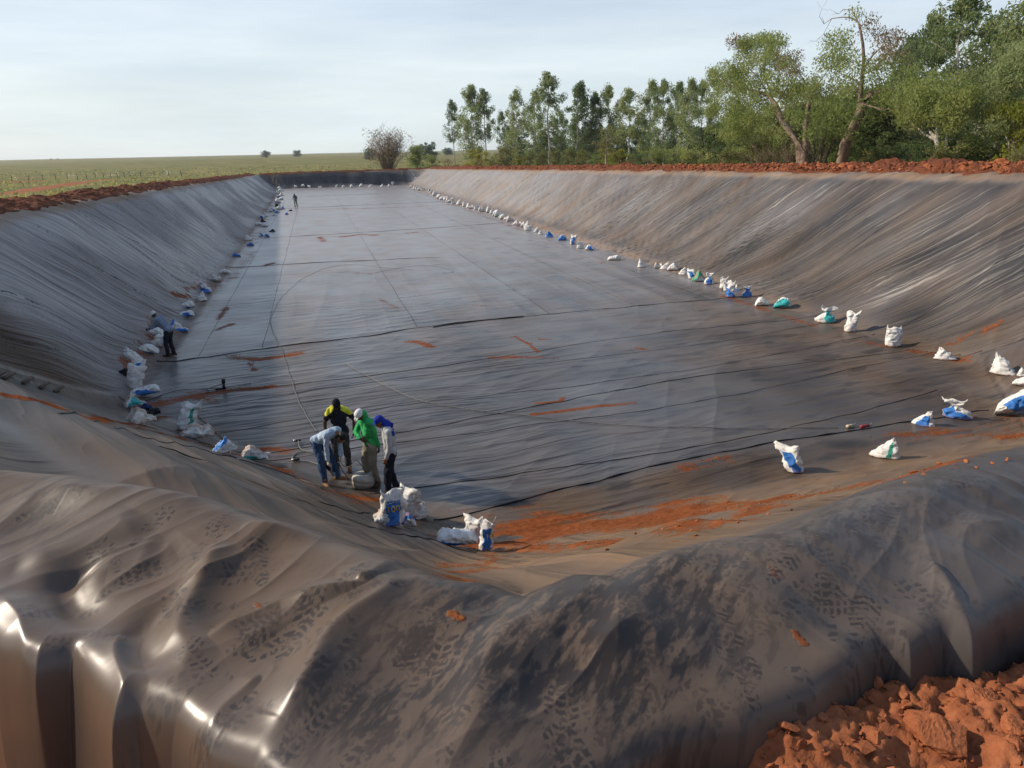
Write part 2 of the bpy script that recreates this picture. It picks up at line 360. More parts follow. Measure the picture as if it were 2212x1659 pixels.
def soil(name, cols, scale=3., rough=.95, bump=.7, dist=.06):
    M = Mat(name); P = M.pos()
    a = M.noise(P, scale, 6, .65); b = M.noise(P, scale * 9, 5, .6); c = M.noise(P, scale * .25, 3)
    f = M.math('ADD', M.math('MULTIPLY', a, .6), M.math('ADD', M.math('MULTIPLY', b, .3), M.math('MULTIPLY', c, .2)))
    M.bs(Base_Color=M.ramp(f, [(.35, cols[0]), (.55, cols[1]), (.75, cols[2])]), Roughness=rough, Specular_IOR_Level=.12,
         Normal=M.bump(M.math('ADD', a, M.math('MULTIPLY', b, .5)), bump, dist))
    return M.m
M_SOIL = soil('red_soil', [(.065, .023, .012), (.130, .042, .020), (.22, .080, .038)])
M_CLOD = soil('red_clod', [(.16, .050, .022), (.27, .090, .038), (.38, .15, .072)], 7., bump=.5, dist=.02)

# ------------------------------------------------------------------ marks on the liner
MUD = [  # (photo polyline, half width m, strength)
 ([(1090, 1175), (1180, 1150), (1300, 1140), (1420, 1120), (1500, 1100)], 1.15, .95), ([(1110, 1185), (1300, 1172), (1500, 1128), (1640, 1095)], .45, .8), ([(1640, 1095), (1780, 1065), (1900, 1040), (2000, 1015)], .32, .66),
 ([(1530, 1105), (1600, 1095), (1700, 1075)], .25, 1.), ([(1480, 1010), (1560, 990)], .35, .55), ([(1950, 940), (2110, 930), (2205, 905)], .6, .55), ([(2160, 945), (2212, 940)], .4, .8),
 ([(500, 772), (560, 778), (640, 765)], .3, .85), ([(540, 785), (550, 800)], .15, .7), ([(350, 868), (420, 858), (460, 865)], .35, .75), ([(450, 850), (520, 840), (585, 835)], .3, .72),
 ([(885, 738), (910, 742), (932, 750)], .22, .95), ([(1060, 772), (1140, 772), (1195, 774)], .2, .75), ([(1112, 727), (1140, 742), (1162, 760)], .1, .9), ([(1165, 733), (1190, 733)], .12, .8),
 ([(1150, 897), (1240, 885), (1320, 875), (1370, 870)], .14, .95), ([(1160, 872), (1210, 868), (1215, 860)], .1, .9), ([(1375, 752), (1395, 756)], .12, .8), ([(1330, 640), (1410, 640)], .15, .5),
 ([(472, 690), (490, 665)], .2, .8), ([(470, 712), (505, 700)], .2, .8), ([(545, 975), (585, 972), (625, 975)], .3, .7), ([(600, 1010), (700, 1060), (770, 1085)], .3, .6), ([(720, 1062), (760, 1075), (850, 1085)], .3, .7),
 ([(300, 925), (340, 935), (420, 955), (520, 985)], .35, .7), ([(0, 852), (120, 880), (230, 905), (330, 925)], .22, .85), ([(280, 800), (330, 740), (345, 700)], .4, .62), ([(320, 905), (340, 870), (420, 850)], .5, .6),
 ([(375, 638), (410, 640)], .2, .9), ([(400, 625), (440, 618)], .2, .7), ([(415, 660), (425, 650)], .1, .9), ([(440, 625), (500, 600), (545, 545)], .6, .45),
 ([(655, 452), (760, 451), (880, 447), (1000, 440)], .5, .75), ([(740, 512), (780, 506), (810, 508)], .5, .8), ([(880, 504), (900, 502)], .4, .8), ([(650, 515), (880, 503), (1090, 487)], .25, .5), ([(570, 575), (590, 568)], .3, .8), ([(770, 590), (800, 592)], .3, .7), ([(690, 512), (700, 522)], .4, .8),
 ([(820, 645), (860, 668)], .25, .5), ([(1030, 660), (1100, 670)], .3, .45), ([(1140, 510), (1230, 545), (1330, 580)], .5, .35), ([(1560, 640), (1640, 665), (1760, 705)], .35, .62), ([(1850, 735), (2000, 765), (2090, 780)], .3, .55), ([(2050, 745), (2100, 720), (2160, 700)], .18, .6),
 ([(880, 405), (960, 435), (1080, 478), (1130, 497)], 1.0, .48), ([(600, 410), (575, 470), (545, 530)], 1.2, .42), ([(960, 1205), (1060, 1195)], .3, .6),
 ([(1660, 1285), (1675, 1300)], .035, .62), ([(1300, 1285), (1320, 1310)], .02, .6), ([(1715, 1385), (1735, 1400)], .02, .55), ([(555, 1320), (565, 1335)], .02, .6), ([(930, 1005), (1000, 1000)], .2, .35), ([(980, 1385), (1000, 1395)], .02, .6),
]
def build_attrs(x, y, z):
    d = dists(x, y); td = toe_d(x, y); r = np.hypot(x, y)
    inpit = sstep(.4, -.4, td)
    yy = y - .14 * x
    dust_and_light = np.full(x.shape, .5); warm = np.full(x.shape, .5)
    # floor: grey film, lightened far off with painted-in sky reflection, browner towards the right
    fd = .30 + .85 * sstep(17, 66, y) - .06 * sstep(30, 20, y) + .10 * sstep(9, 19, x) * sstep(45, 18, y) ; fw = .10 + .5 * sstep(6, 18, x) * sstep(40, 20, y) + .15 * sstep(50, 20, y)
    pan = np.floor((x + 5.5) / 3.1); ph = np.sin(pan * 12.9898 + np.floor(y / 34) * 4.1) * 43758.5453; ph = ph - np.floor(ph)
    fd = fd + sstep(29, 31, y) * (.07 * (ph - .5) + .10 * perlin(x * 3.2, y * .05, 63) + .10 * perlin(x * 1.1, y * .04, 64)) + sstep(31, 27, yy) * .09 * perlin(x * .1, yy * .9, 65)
    edgeband = sstep(-1.4, -.1, td) * sstep(150, 140, y)
    fd = fd + edgeband * .10; fw = np.maximum(fw, .7 * edgeband)
    nd = sstep(16.5, 13, y + .9 * x * 0) * sstep(13.5, 12.2, yy); fd = fd + .04 * nd; fw = np.maximum(fw, .9 * nd)
    sl = dict(l=(.74, .05), r=(.27, .42), f=(.05, .35), c=(.20, .9), n=(.58, .98), q=(.42, .8))  # film per side; left sky reflection and near-slope sunlight put into it
    wsum = inpit + 1e-6; dust_and_light = inpit * fd; warm = inpit * fw
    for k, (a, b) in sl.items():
        w = sstep(-.4, .4, d[k]) * np.exp(-4 * np.maximum(td - d[k], 0)); wsum = wsum + w; dust_and_light = dust_and_light + w * a; warm = warm + w * b
    dust_and_light /= wsum; warm /= wsum
    lr = sstep(-.2, 1, d['r']); warm -= lr * .25 * sstep(35, 90, y); dust_and_light += lr * (.55 * sstep(28, 95, y) - .06 * sstep(34, 18, y)); warm += lr * .18 * sstep(2.2, .2, d['r'])
    ll = sstep(-.2, 1, d['l']); k = sstep(1.5, .1, d['l']) * ll; warm += .18 * k; dust_and_light += .08 * k
    rimband = np.maximum(sstep(3.4, 3.8, d['l']), sstep(4.6, 4.9, d['r'])); rimband = np.maximum(rimband, sstep(2.2, 2.5, d['f'])) * sstep(8, 14, r)
    dust_and_light = dust_and_light + rimband * .55; warm = np.maximum(warm, .75 * rimband)
    bl = sstep(158.4, 158.8, y); dust_and_light = dust_and_light * (1 - bl * .6 * sstep(8.8, 8.0, x)) 
    # plateau of the near berm
    pl = sstep(4.5, 5.1, z) * sstep(12, 7, r); dust_and_light = dust_and_light + pl * (.36 - .07 * sstep(.6, 2.2, x) - dust_and_light); warm = warm + pl * (.80 - .24 * sstep(.6, 2.2, x) - warm)
    dust_and_light = dust_and_light + .16 * perlin(x * .5, y * .35, 61) * (1 - .3 * pl); warm = warm + .22 * perlin(x * .6 + 9, y * .5, 62)
    _, i, s = None, np.where(r < 9), None
    s, arc = edge_s(x[i], y[i])
    gl = np.zeros(x.shape); gl[i] = .7 * sstep(-.35, -.03, s) * sstep(.10, .0, s) * sstep(.35, -.3, x[i]) - .9 * sstep(.04, .2, s)
    fl = sstep(-.06, .08, s); dust_and_light[i] = dust_and_light[i] * (1 - fl * (.88 + .11 * sstep(.0, .8, x[i])))  # film cut on the hanging flap, painting it as dark as its shade
    ur = y - 1.25 * (24.5 - x) + .35 * perlin(x * .3, y * .2, 11); ul = y - 1.9 * (x + 9.3)
    dust_and_light = dust_and_light + lr * (.17 * perlin(ur * 1.1, x * .25, 66) + .12 * perlin(ur * 3.1, x * .5, 67)); warm = warm + lr * .28 * perlin(ur * .55 + 4, x * .2, 68)
    dust_and_light = dust_and_light + ll * (.10 * perlin(ul * 1.2, x * .3, 69) + .08 * perlin(ul * 3.3, x * .5, 70))
    ac = x * -.606 + y * .795; cc = sstep(-.3, .6, d['c']) * sstep(.3, -1.2, 2.2 * d['l'] - d['c']) * (1 - pl)
    dust_and_light = dust_and_light + cc * (.16 * perlin((d['c'] + .2 * ac) * 1.3, ac * .10, 74) + .12 * perlin((d['c'] + .2 * ac) * 3.4, ac * .16, 75))
    # mud
    mud = np.zeros(x.shape)
    for P, w, st in MUD:
        Q = []
        for a, b in P:
            h = at(a, b, 5.27) if b > 1199 else hit(a, b); Q.append((h[0], h[1]))
        xs = [q[0] for q in Q]; ys = [q[1] for q in Q]
        j = np.where((x > min(xs) - 3 * w) & (x < max(xs) + 3 * w) & (y > min(ys) - 3 * w) & (y < max(ys) + 3 * w))
        dd, _, _, _ = polydist(x[j] + .3 * w * perlin(x[j] * 1.5 / w, y[j] * 1.5 / w, 71), y[j], Q)
        mud[j] = np.maximum(mud[j], st * np.exp(-(dd / w) ** 2))
    # bare prints of boots on the dusty berm
    bare_and_shade = np.zeros(x.shape); near = np.where(r < 7); nx, ny = x[near], y[near]; cn = np.zeros(nx.shape)
    rg = random.Random(5); prints = []
    fixed = [(560, 1235, 100), (460, 1190, 70), (330, 1160, 60), (510, 1095, 80), (230, 1205, 120), (390, 1320, 110), (650, 1385, 60), (690, 1565, 40), (620, 1390, 200), (1190, 1330, 30), (1210, 1575, 70), (1260, 1650, 110), (1580, 1390, 95), (1600, 1450, 80), (1790, 1320, 60), (1860, 1340, 40),
             (270, 1250, 40), (745, 1300, 20), (1330, 1270, 55), (860, 1280, 80), (170, 1100, 20), (110, 1110, 10), (440, 1430, 130), (950, 1470, 60), (1700, 1260, 30), (1880, 1170, 20), (2010, 1080, 30), (2060, 1110, 10)]
    for a, b, g in fixed: prints.append((a, b, g, .95))
    for k in range(26):                                     # people walking along and across the berm
        ax, ay, g0 = rg.uniform(700, 2050), rg.uniform(1150, 1560), rg.choice((20, 35, 50, 160, 200, 215, 75, 250)) + rg.gauss(0, 12)
        c0 = at(ax, ay, 5.3); st = rg.uniform(.55, .95)
        for j in range(-3, 4):
            gr = math.radians(g0 + rg.gauss(0, 4)); X_ = c0.x + math.cos(gr) * j * .34 - math.sin(gr) * .075 * (1 if j % 2 else -1); Y_ = c0.y + math.sin(gr) * j * .34 + math.cos(gr) * .075 * (1 if j % 2 else -1)
            prints.append((X_, Y_, g0 + rg.gauss(0, 9), st * rg.uniform(.7, 1)))
    for kk, (a, b, g, st) in enumerate(prints):
        (cx, cy) = (a, b) if abs(a) < 20 and abs(b) < 20 else tuple(at(a, b, 5.3)[:2]); g = math.radians(g)
        j = np.where((np.abs(nx - cx) < .2) & (np.abs(ny - cy) < .2))[0]
        if not len(j): continue
        ux = nx[j] - cx; uy = ny[j] - cy
        u = ux * math.cos(g) + uy * math.sin(g); v = -ux * math.sin(g) + uy * math.cos(g)
        t = u / .155
        wd = .040 + .012 * np.sin((t + .15) * 2.2) - .010 * np.exp(-((t + .28) / .22) ** 2)
        out = (np.abs(t) < 1) & (np.abs(v) < wd * np.sqrt(np.clip(1 - np.abs(t) ** 5, 0, 1)))
        kind = kk % 3
        if kind == 0: tr = (np.mod((u + np.abs(v) * .8) / .030, 1) > .42)
        elif kind == 1: tr = (np.mod((u - np.abs(v) * .5) / .026 + .3, 1) > .45) & (np.abs(np.abs(v) - .018) > .004)
        else: tr = (np.mod((u + .4 * np.sin(v * 60) * .02) / .036, 1) > .38) & (np.abs(np.abs(v) - .022) > .005)
        heelgap = np.abs(t + .32) > .07
        tr = tr & (perlin(nx[j] * 42, ny[j] * 42, 300 + kk) > -.22)
        wear = sstep(-.55, .1, perlin(nx[j] * 11, ny[j] * 11, 200 + kk))
        cn[j] = np.maximum(cn[j], .82 * st * out * tr * heelgap * wear)
    # scuffed areas where the film is rubbed off
    def blob(px, py, rx): c = at(px, py, 5.25); return np.exp(-((nx - c[0]) ** 2 + (ny - c[1]) ** 2) / rx ** 2)
    rub = .9 * blob(1250, 1380, .5) + .8 * blob(1130, 1290, .28) + .9 * blob(1440, 1320, .3) + .7 * blob(1020, 1300, .25) + .7 * blob(1740, 1200, .4) + .5 * blob(2000, 1120, .6) + .7 * blob(110, 1120, .35) + .75 * blob(800, 1560, .28) + .8 * blob(1250, 1500, .4) + .35 * blob(520, 1250, .5)
    tex = fbm((nx * .72 + ny * .69) * 9, (ny * .72 - nx * .69) * 30, 81, 4, .66)
    tex2 = fbm((nx * .72 + ny * .69) * 3.5, (ny * .72 - nx * .69) * 12, 87, 4, .6)
    cn = np.maximum(cn, .85 * np.clip(rub, 0, 1) * sstep(-.1, .55, .6 * tex + .5 * tex2 + .35 * (rub - .5)))
    bare_and_shade[near] = cn
    # scuffs of bare sheet on the floor
    cl2 = sstep(.33, .6, fbm(x * .6, (y - .14 * x) * 1.7, 85, 4)) * .55 * inpit
    # dark patches, the sack piles' shadow among them, painted in by baring the sheet
    for a, b, w in [(955, 1140, .5), (1090, 1165, .35), (1830, 960, .55)]:
        c = hit(a, b); cl2 = np.maximum(cl2, np.exp(-(((x - c[0]) / w) ** 2 + ((y - c[1]) / (w * .6)) ** 2) ** 2) * .95); mud *= 1 - np.exp(-(((x - c[0]) / w) ** 2 + ((y - c[1]) / (w * .6)) ** 2) ** 2)
    bare_and_shade = np.maximum(bare_and_shade, cl2)
    return np.clip(dust_and_light, 0, 1.25), np.clip(warm, 0, 1), mud, bare_and_shade, gl

# ------------------------------------------------------------------ liner mesh: one polar sheet, split into its sheets
def build_liner():
    QUICK = False
    da = .17 if QUICK else .085
    ang = np.concatenate([np.linspace(-115, -52, 90)[:-1], np.arange(-52, 52, da), np.linspace(52, 115, 90)])
    rr = [.55]
    while rr[-1] < 176:
        r = rr[-1]; rr.append(r * (1 + (.0021 if r < 5.5 else .0040 if r < 40 else .0055) * (2 if QUICK else 1)))
    rr = np.array(rr)
    A, R = np.meshgrid(np.radians(ang) + YAW, rr)
    x = (R * np.sin(A)).ravel(); y = (R * np.cos(A)).ravel()
    na, nr = len(ang), len(rr)
    d = dists(x, y)
    keep = (d['l'] < 4.35) & (d['r'] < 5.5) & (d['f'] < 3.2)
    z = np.full(x.shape, -9.); idx = np.where(keep)[0]
    zz, ni, s = surface_near(x[idx], y[idx]); z[idx] = zz
    sa = np.full(idx.shape, -5.); sa[ni] = s
    k2 = np.zeros(x.shape, bool); k2[idx] = sa < .66
    farout = np.zeros(x.shape, bool); farout[idx] = (np.hypot(x[idx], y[idx]) >= 40) | True
    keep = k2
    dust_and_light, warm, mud, bare_and_shade, gl, wu, wv, wm = [np.zeros(x.shape) for _ in range(8)]
    ii = np.where(keep)[0]
    a4 = build_attrs(x[ii], y[ii], z[ii])
    for arr, v in zip((dust_and_light, warm, mud, bare_and_shade, gl, wu, wv, wm), a4 + flow(x[ii], y[ii])): arr[ii] = v
    I = np.arange(na * nr).reshape(nr, na)
    F = np.stack([I[:-1, :-1].ravel(), I[:-1, 1:].ravel(), I[1:, 1:].ravel(), I[1:, :-1].ravel()], 1)
    F = F[keep[F].all(1)]
    cx = x[F].mean(1); cy = y[F].mean(1); d = dists(cx, cy)
    stack = np.stack([d[k] for k in 'lrfcnq'], 1); reg = np.argmax(stack, 1) + 1
    td = stack.max(1); yy = cy - .14 * cx
    reg = np.where(td < .15, np.where(yy < 27.9, 7, 0), reg)
    # slopes meet where their heights are equal
    hl = np.stack([np.clip(d[k] / RUN[k], 0, 1) for k in 'lrfcnq'], 1)
    reg = np.where((td >= .15), np.argmax(hl + .0001 * stack, 1) + 1, reg)
    root = tag(empty('pond_liner', (7, 80, 0)), 'huge black plastic sheet lining the whole excavated pit, dusty and wrinkled', 'liner')
    co = np.stack([x, y, z], 1)
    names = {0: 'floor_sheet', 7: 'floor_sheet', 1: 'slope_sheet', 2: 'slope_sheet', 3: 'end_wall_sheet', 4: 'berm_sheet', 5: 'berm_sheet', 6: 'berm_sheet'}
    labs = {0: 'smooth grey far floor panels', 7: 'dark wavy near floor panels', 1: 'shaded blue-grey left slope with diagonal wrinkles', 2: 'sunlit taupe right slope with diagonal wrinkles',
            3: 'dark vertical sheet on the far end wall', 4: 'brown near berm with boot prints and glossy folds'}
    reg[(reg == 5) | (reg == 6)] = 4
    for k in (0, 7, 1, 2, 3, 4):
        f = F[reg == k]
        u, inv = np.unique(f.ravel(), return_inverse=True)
        o = npmesh(names[k], co[u] - np.array([7, 80, 0]), inv.reshape(-1, 4), M_LINER, root, True, dict(dust_and_light=dust_and_light[u], warm=warm[u], mud=mud[u], bare_and_shade=bare_and_shade[u], gl=gl[u], wu=wu[u], wv=wv[u], wm=wm[u]))
        o['label'] = labs[k]
    return root
LINER = build_liner()
# weld seams and loose flaps: thin raised strips lying on the sheet
def strip_on(name, pts, width, lift, parent, mat, wav=.03, seed=0, off=(7, 80, 0), thick=None):
    P = []
    for (ax, ay), (bx, by) in zip(pts[:-1], pts[1:]):
        n = max(2, int(math.hypot(bx - ax, by - ay) / (.05 if math.hypot(ax, ay) < 22 else .16)))
        for i in range(n): P.append((ax + (bx - ax) * i / n, ay + (by - ay) * i / n))
    P.append(pts[-1]); P = np.array(P)
    T = np.gradient(P, axis=0); T /= np.linalg.norm(T, axis=1)[:, None] + 1e-9; N = np.stack([-T[:, 1], T[:, 0]], 1)
    s = np.arange(len(P)) * .16
    P = P + N * (wav * perlin(s * .25, s * 0 + seed, 301))[:, None]
    width *= .45; lift *= .4
    w = width * (.55 + .9 * np.clip(perlin(s * .45, s * 0 + seed + 3.3, 302) + .4, 0, 1.4)); lf = lift * (.45 + 1.3 * np.clip(perlin(s * .5, s * 0 + seed + 8.3, 303) + .3, 0, 1.3))
    rows = []
    for a, hh in ((-1., -.012), (-.55, .6), (.1, 1.), (.75, .75), (1.0, .25)):
        Q = P + N * (a * w)[:, None]; z = surface(Q[:, 0], Q[:, 1]) + np.where(hh < 0, hh, hh * lf + .004); rows.append(np.stack([Q[:, 0], Q[:, 1], z], 1))
    V = np.concatenate(rows) - np.array(off); n = len(P); F = []
    for r in range(len(rows) - 1):
        for i in range(n - 1): F.append((r * n + i, r * n + i + 1, (r + 1) * n + i + 1, (r + 1) * n + i))
    return npmesh(name, V, F, mat, parent, True)
def build_seams():
    def L(y5, x0=-5.2, x1=19.5, sl=.14): return [(x, y5 + sl * (x - 5) + .35 * math.sin(x * .31 + y5 * 2.3)) for x in np.linspace(x0, x1, 15)]
    k = 0
    for y5, w, h in [(23.7, .022, .016), (22.3, .010, .008), (19.8, .014, .012), (18.4, .026, .022), (17.15, .016, .014), (14.45, .026, .022), (13.25, .045, .05)]:
        x0 = -4.8 if y5 > 20.5 else (-4.8 + (20.5 - y5) * .9); k += 1
        strip_on('weld_seam', L(y5, x0, 19.3 if y5 > 17 else 16.5), w, h, LINER, M_SEAM, .06, k * 5.1)
    s1 = [(-5.4, 26.4), (-3.2, 27.25), (-.5, 27.8), (1.8, 28.2), (3.5, 28.9), (5.5, 29.4), (8, 29.55), (12, 29.85), (16, 30.1), (19.2, 30.3)]
    strip_on('overlap_fold', s1, .045, .045, LINER, M_SEAM, .08, 77.)
    strip_on('overlap_fold', [(4.3, 28.85), (5.2, 29.15), (6.5, 29.35), (8.2, 29.5)], .13, .17, LINER, M_SEAM, .06, 78.)
    for pts in ([(-5.2, 65.8), (-.5, 66.5), (8, 67.9), (17.3, 70.0), (19.3, 70.4)], [(-5, 101.3), (8, 102.7), (19.2, 103.8)], [(-5.3, 49.2), (-2.3, 49.5), (4, 49.2), (8, 48.9)], [(0, 128), (12, 130)]):
        k += 1; strip_on('weld_seam', pts, .05, .04, LINER, M_SEAM, .25, k * 7.7)
    for x0, y0, x1, y1 in ((-2.1, 27.6, -.9, 155), (3.7, 29.1, 4.5, 155), (9.4, 29.7, 9.9, 150), (13.4, 30.0, 14.2, 120), (17.2, 30.3, 17.6, 90), (-4.2, 27, -3.3, 120)):
        k += 1; strip_on('weld_seam', [(x0, y0), (x1, y1)], .018, .014, LINER, M_SEAM, .03, k * 3.3)
    # long seams across the near slopes
    for px in ([(130, 895), (260, 925), (420, 965), (510, 990)], [(345, 965), (440, 995), (520, 1030), (640, 1080), (720, 1110), (800, 1140), (930, 1165), (1030, 1195)],
               [(640, 1065), (690, 1085), (760, 1105), (860, 1120)]):
        k += 1; strip_on('weld_seam', [tuple(hit(a, b)[:2]) for a, b in px], .028, .035, LINER, M_SEAM, .03, k * 2.9)
    # seams running up the right slope
    for yb, dy in ((22, -3.5), (29, -4), (36, -5), (44, -5), (53, -6), (63, -6), (75, -7), (90, -8), (110, -8)):
        k += 1; strip_on('weld_seam', [(19.6, yb), (21.5, yb + dy * .35), (24.4, yb + dy)], .02, .014, LINER, M_SEAM, .05, k * 1.9)
    for yb in (27, 34, 42, 51, 61, 74, 92):
        k += 1; strip_on('weld_seam', [(-5.6, yb), (-7, yb - 2.2), (-9.2, yb - 7)], .02, .016, LINER, M_SEAM, .06, k * 1.3)
build_seams()

# ------------------------------------------------------------------ ground, banks, road, grass
def gz(x, y):
    x = np.asarray(x, float); y = np.asarray(y, float)
    z = 5.25 - .0165 * np.clip(y, -40, 175) - .0030 * np.clip(y - 175, 0, 200)
    z = z + .25 * perlin(x * .03, y * .03, 101) + .06 * perlin(x * .2, y * .2, 102) + 3.2 * sstep(300, 900, np.hypot(x, y)) * (perlin(x * .0016 + .3, y * .0016, 103) * .5 + .55 * sstep(-.55, -.05, x / np.hypot(x, y + 1)))
    right = sstep(24, 30, x); z = z + right * .25
    return z
def M_field():
    M = Mat('pasture'); P = M.pos()
    a = M.noise(P, .05, 6, .65); b = M.noise(P, .9, 5, .7); c = M.noise(M.mapping(P, (1, .35, 1)), .25, 4, .6)
    f = M.math('ADD', M.math('MULTIPLY', a, .5), M.math('ADD', M.math('MULTIPLY', b, .3), M.math('MULTIPLY', c, .35)))
    col = M.ramp(f, [(.40, (.060, .085, .022)), (.52, (.115, .125, .036)), (.62, (.19, .165, .060)), (.74, (.27, .19, .085))])
    soilc = M.ramp(b, [(.3, (.20, .060, .022)), (.7, (.36, .14, .06))])
    bare = M.ramp(M.math('ADD', M.attr('bare'), M.math('MULTIPLY', M.math('SUBTRACT', b, .5), .9)), [(.4, (0, 0, 0)), (.6, (1, 1, 1))])
    M.bs(Base_Color=M.mix(bare, col, soilc), Roughness=.95, Specular_IOR_Level=.1, Normal=M.bump(M.math('ADD', b, M.noise(P, 6, 3)), .7, .12))
    return M.m
def on_ground(px, py):
    r = ray(px, py).normalized(); t = np.arange(15, 400, .25); X = r.x * t; Y = r.y * t; Z = CH + r.z * t; f = Z - gz(X, Y); i = int(np.argmax(f < 0)) if (f < 0).any() else len(t) - 1; return Vector((X[i], Y[i], Z[i]))
ROAD = [tuple(on_ground(a, b)[:2]) for a, b in [(-160, 436), (0, 421), (60, 412), (120, 402), (165, 395), (200, 391), (235, 388)]]
def build_ground():
    ang = np.radians(np.linspace(-180, 180, 481)); rr = [1.0]
    while rr[-1] < 3000: rr.append(rr[-1] * 1.022 + .02)
    rr = np.array(rr); A, R = np.meshgrid(ang, rr); x = (R * np.sin(A)).ravel(); y = (R * np.cos(A)).ravel()
    z = gz(x, y); d = dists(x, y)
    inside = np.maximum.reduce([d['l'] - 4.1, d['r'] - 5.2, d['f'] - 2.9])
    near_out = np.maximum(d['c'] - 8.2, d['n'] - 9.6)
    pit = (inside < .022 * np.maximum(np.hypot(x, y) - 20, 0)) & (near_out < .6)
    z = np.where(pit, np.where((np.hypot(x, y) < 16) & ((d['c'] > 6.6) | (d['n'] > 8.0)), 4.2, -1.6), z)
    z = np.where((np.hypot(x, y) < 9) & ~pit, np.minimum(z, 4.2 + .1 * perlin(x * 1.5, y * 1.5, 105)), z)
    dd, _, _, _ = polydist(x, y, ROAD)
    bare = 1.1 * np.exp(-(dd / 1.7) ** 2)
    bare = np.maximum(bare, 1.1 * sstep(3.2, .6, inside) * sstep(-1.5, -.2, inside)); bare = np.maximum(bare, 1.1 * sstep(-1, .5, near_out) * sstep(14, 9, np.hypot(x, y)))
    for a, b, w in [(215, 389, 2.5), (135, 402, 2.), (45, 393, 3.5), (60, 384, 2.5)]:
        c = on_ground(a, b); bare = np.maximum(bare, np.exp(-(((x - c[0]) / (w * 1.6)) ** 2 + ((y - c[1]) / (w * 2.)) ** 2)))
    bare = np.maximum(bare, .55 * sstep(25, 29, x) * sstep(60, 30, x) * sstep(220, 150, y))
    I = np.arange(x.size).reshape(len(rr), len(ang)); F = np.stack([I[:-1, :-1].ravel(), I[:-1, 1:].ravel(), I[1:, 1:].ravel(), I[1:, :-1].ravel()], 1)
    o = npmesh('ground', np.stack([x, y, z], 1), F, M_field(), None, True, dict(bare=bare)); tag(o, kind='structure')
    return o
GROUND = build_ground()
def bank(name, path, width, height, lump, seed, step=.14, nu=26):
    """ridge of dumped red soil along a plan path; lumpy top"""
    P = []
    for (ax, ay), (bx, by) in zip(path[:-1], path[1:]):
        L = math.hypot(bx - ax, by - ay); st = step * max(1, math.hypot(ax, ay) / 28); n = max(1, int(L / st))
        for i in range(n): P.append((ax + (bx - ax) * i / n, ay + (by - ay) * i / n))
    P.append(path[-1]); P = np.array(P, float)
    T = np.gradient(P, axis=0); T /= np.linalg.norm(T, axis=1)[:, None]; N = np.stack([T[:, 1], -T[:, 0]], 1)
    s = np.concatenate([[0], np.cumsum(np.linalg.norm(np.diff(P, axis=0), axis=1))])
    us = np.linspace(-1, 1, nu); V = []
    for u in us:
        Q = P + N * (u * width)
        hl = height * (.62 + .55 * np.abs(perlin(s / lump, s * 0 + seed, 401)) * 1.4 + .25 * perlin(s / lump * 2.7, s * 0 + seed, 402))
        pr = max(0, 1 - abs(u) ** 1.7)
        z = np.maximum(gz(Q[:, 0], Q[:, 1]), rimz(Q[:, 0], Q[:, 1]) - .05) + hl * pr + (.11 * fbm(Q[:, 0] * 1.5, Q[:, 1] * 1.5, seed, 3) + .10 * np.abs(perlin(Q[:, 0] * 3.7, Q[:, 1] * 3.7, seed + 9)) + .05 * perlin(Q[:, 0] * 9, Q[:, 1] * 9, seed + 5)) * min(1, pr * 2.5) * min(1., height / .5) - (.4 if pr < .001 else 0)
        V.append(np.stack([Q[:, 0], Q[:, 1], z], 1))
    n = len(P); V = np.concatenate(V); I = np.arange(len(V)).reshape(nu, n)
    F = np.stack([I[:-1, :-1].ravel(), I[1:, :-1].ravel(), I[1:, 1:].ravel(), I[:-1, 1:].ravel()], 1)
    return tag(npmesh(name, V, F, M_SOIL, None, False), kind='structure')
bank('dirt_bank', [(-11.0, 6), (-10.6, 30), (-10.7, 60), (-10.6, 100), (-10.7, 164)], 1.25, .36, 2.6, 3)
bank('dirt_bank', [(26.2, 4), (26.4, 30), (26.3, 60), (26.5, 100), (26.3, 166)], 1.45, .58, 3.1, 8)
bank('dirt_bank', [(-13, -7), (-4, -3.6), (2, -3.4), (12, -4.5), (24, -3)], 1.5, .9, 2.8, 15)  # unseen bank behind the camera, added to darken the liner's reflections
bank('dirt_bank', [(-9, 163.6), (8, 164), (25, 164.5)], 1.2, .42, 3.3, 12)
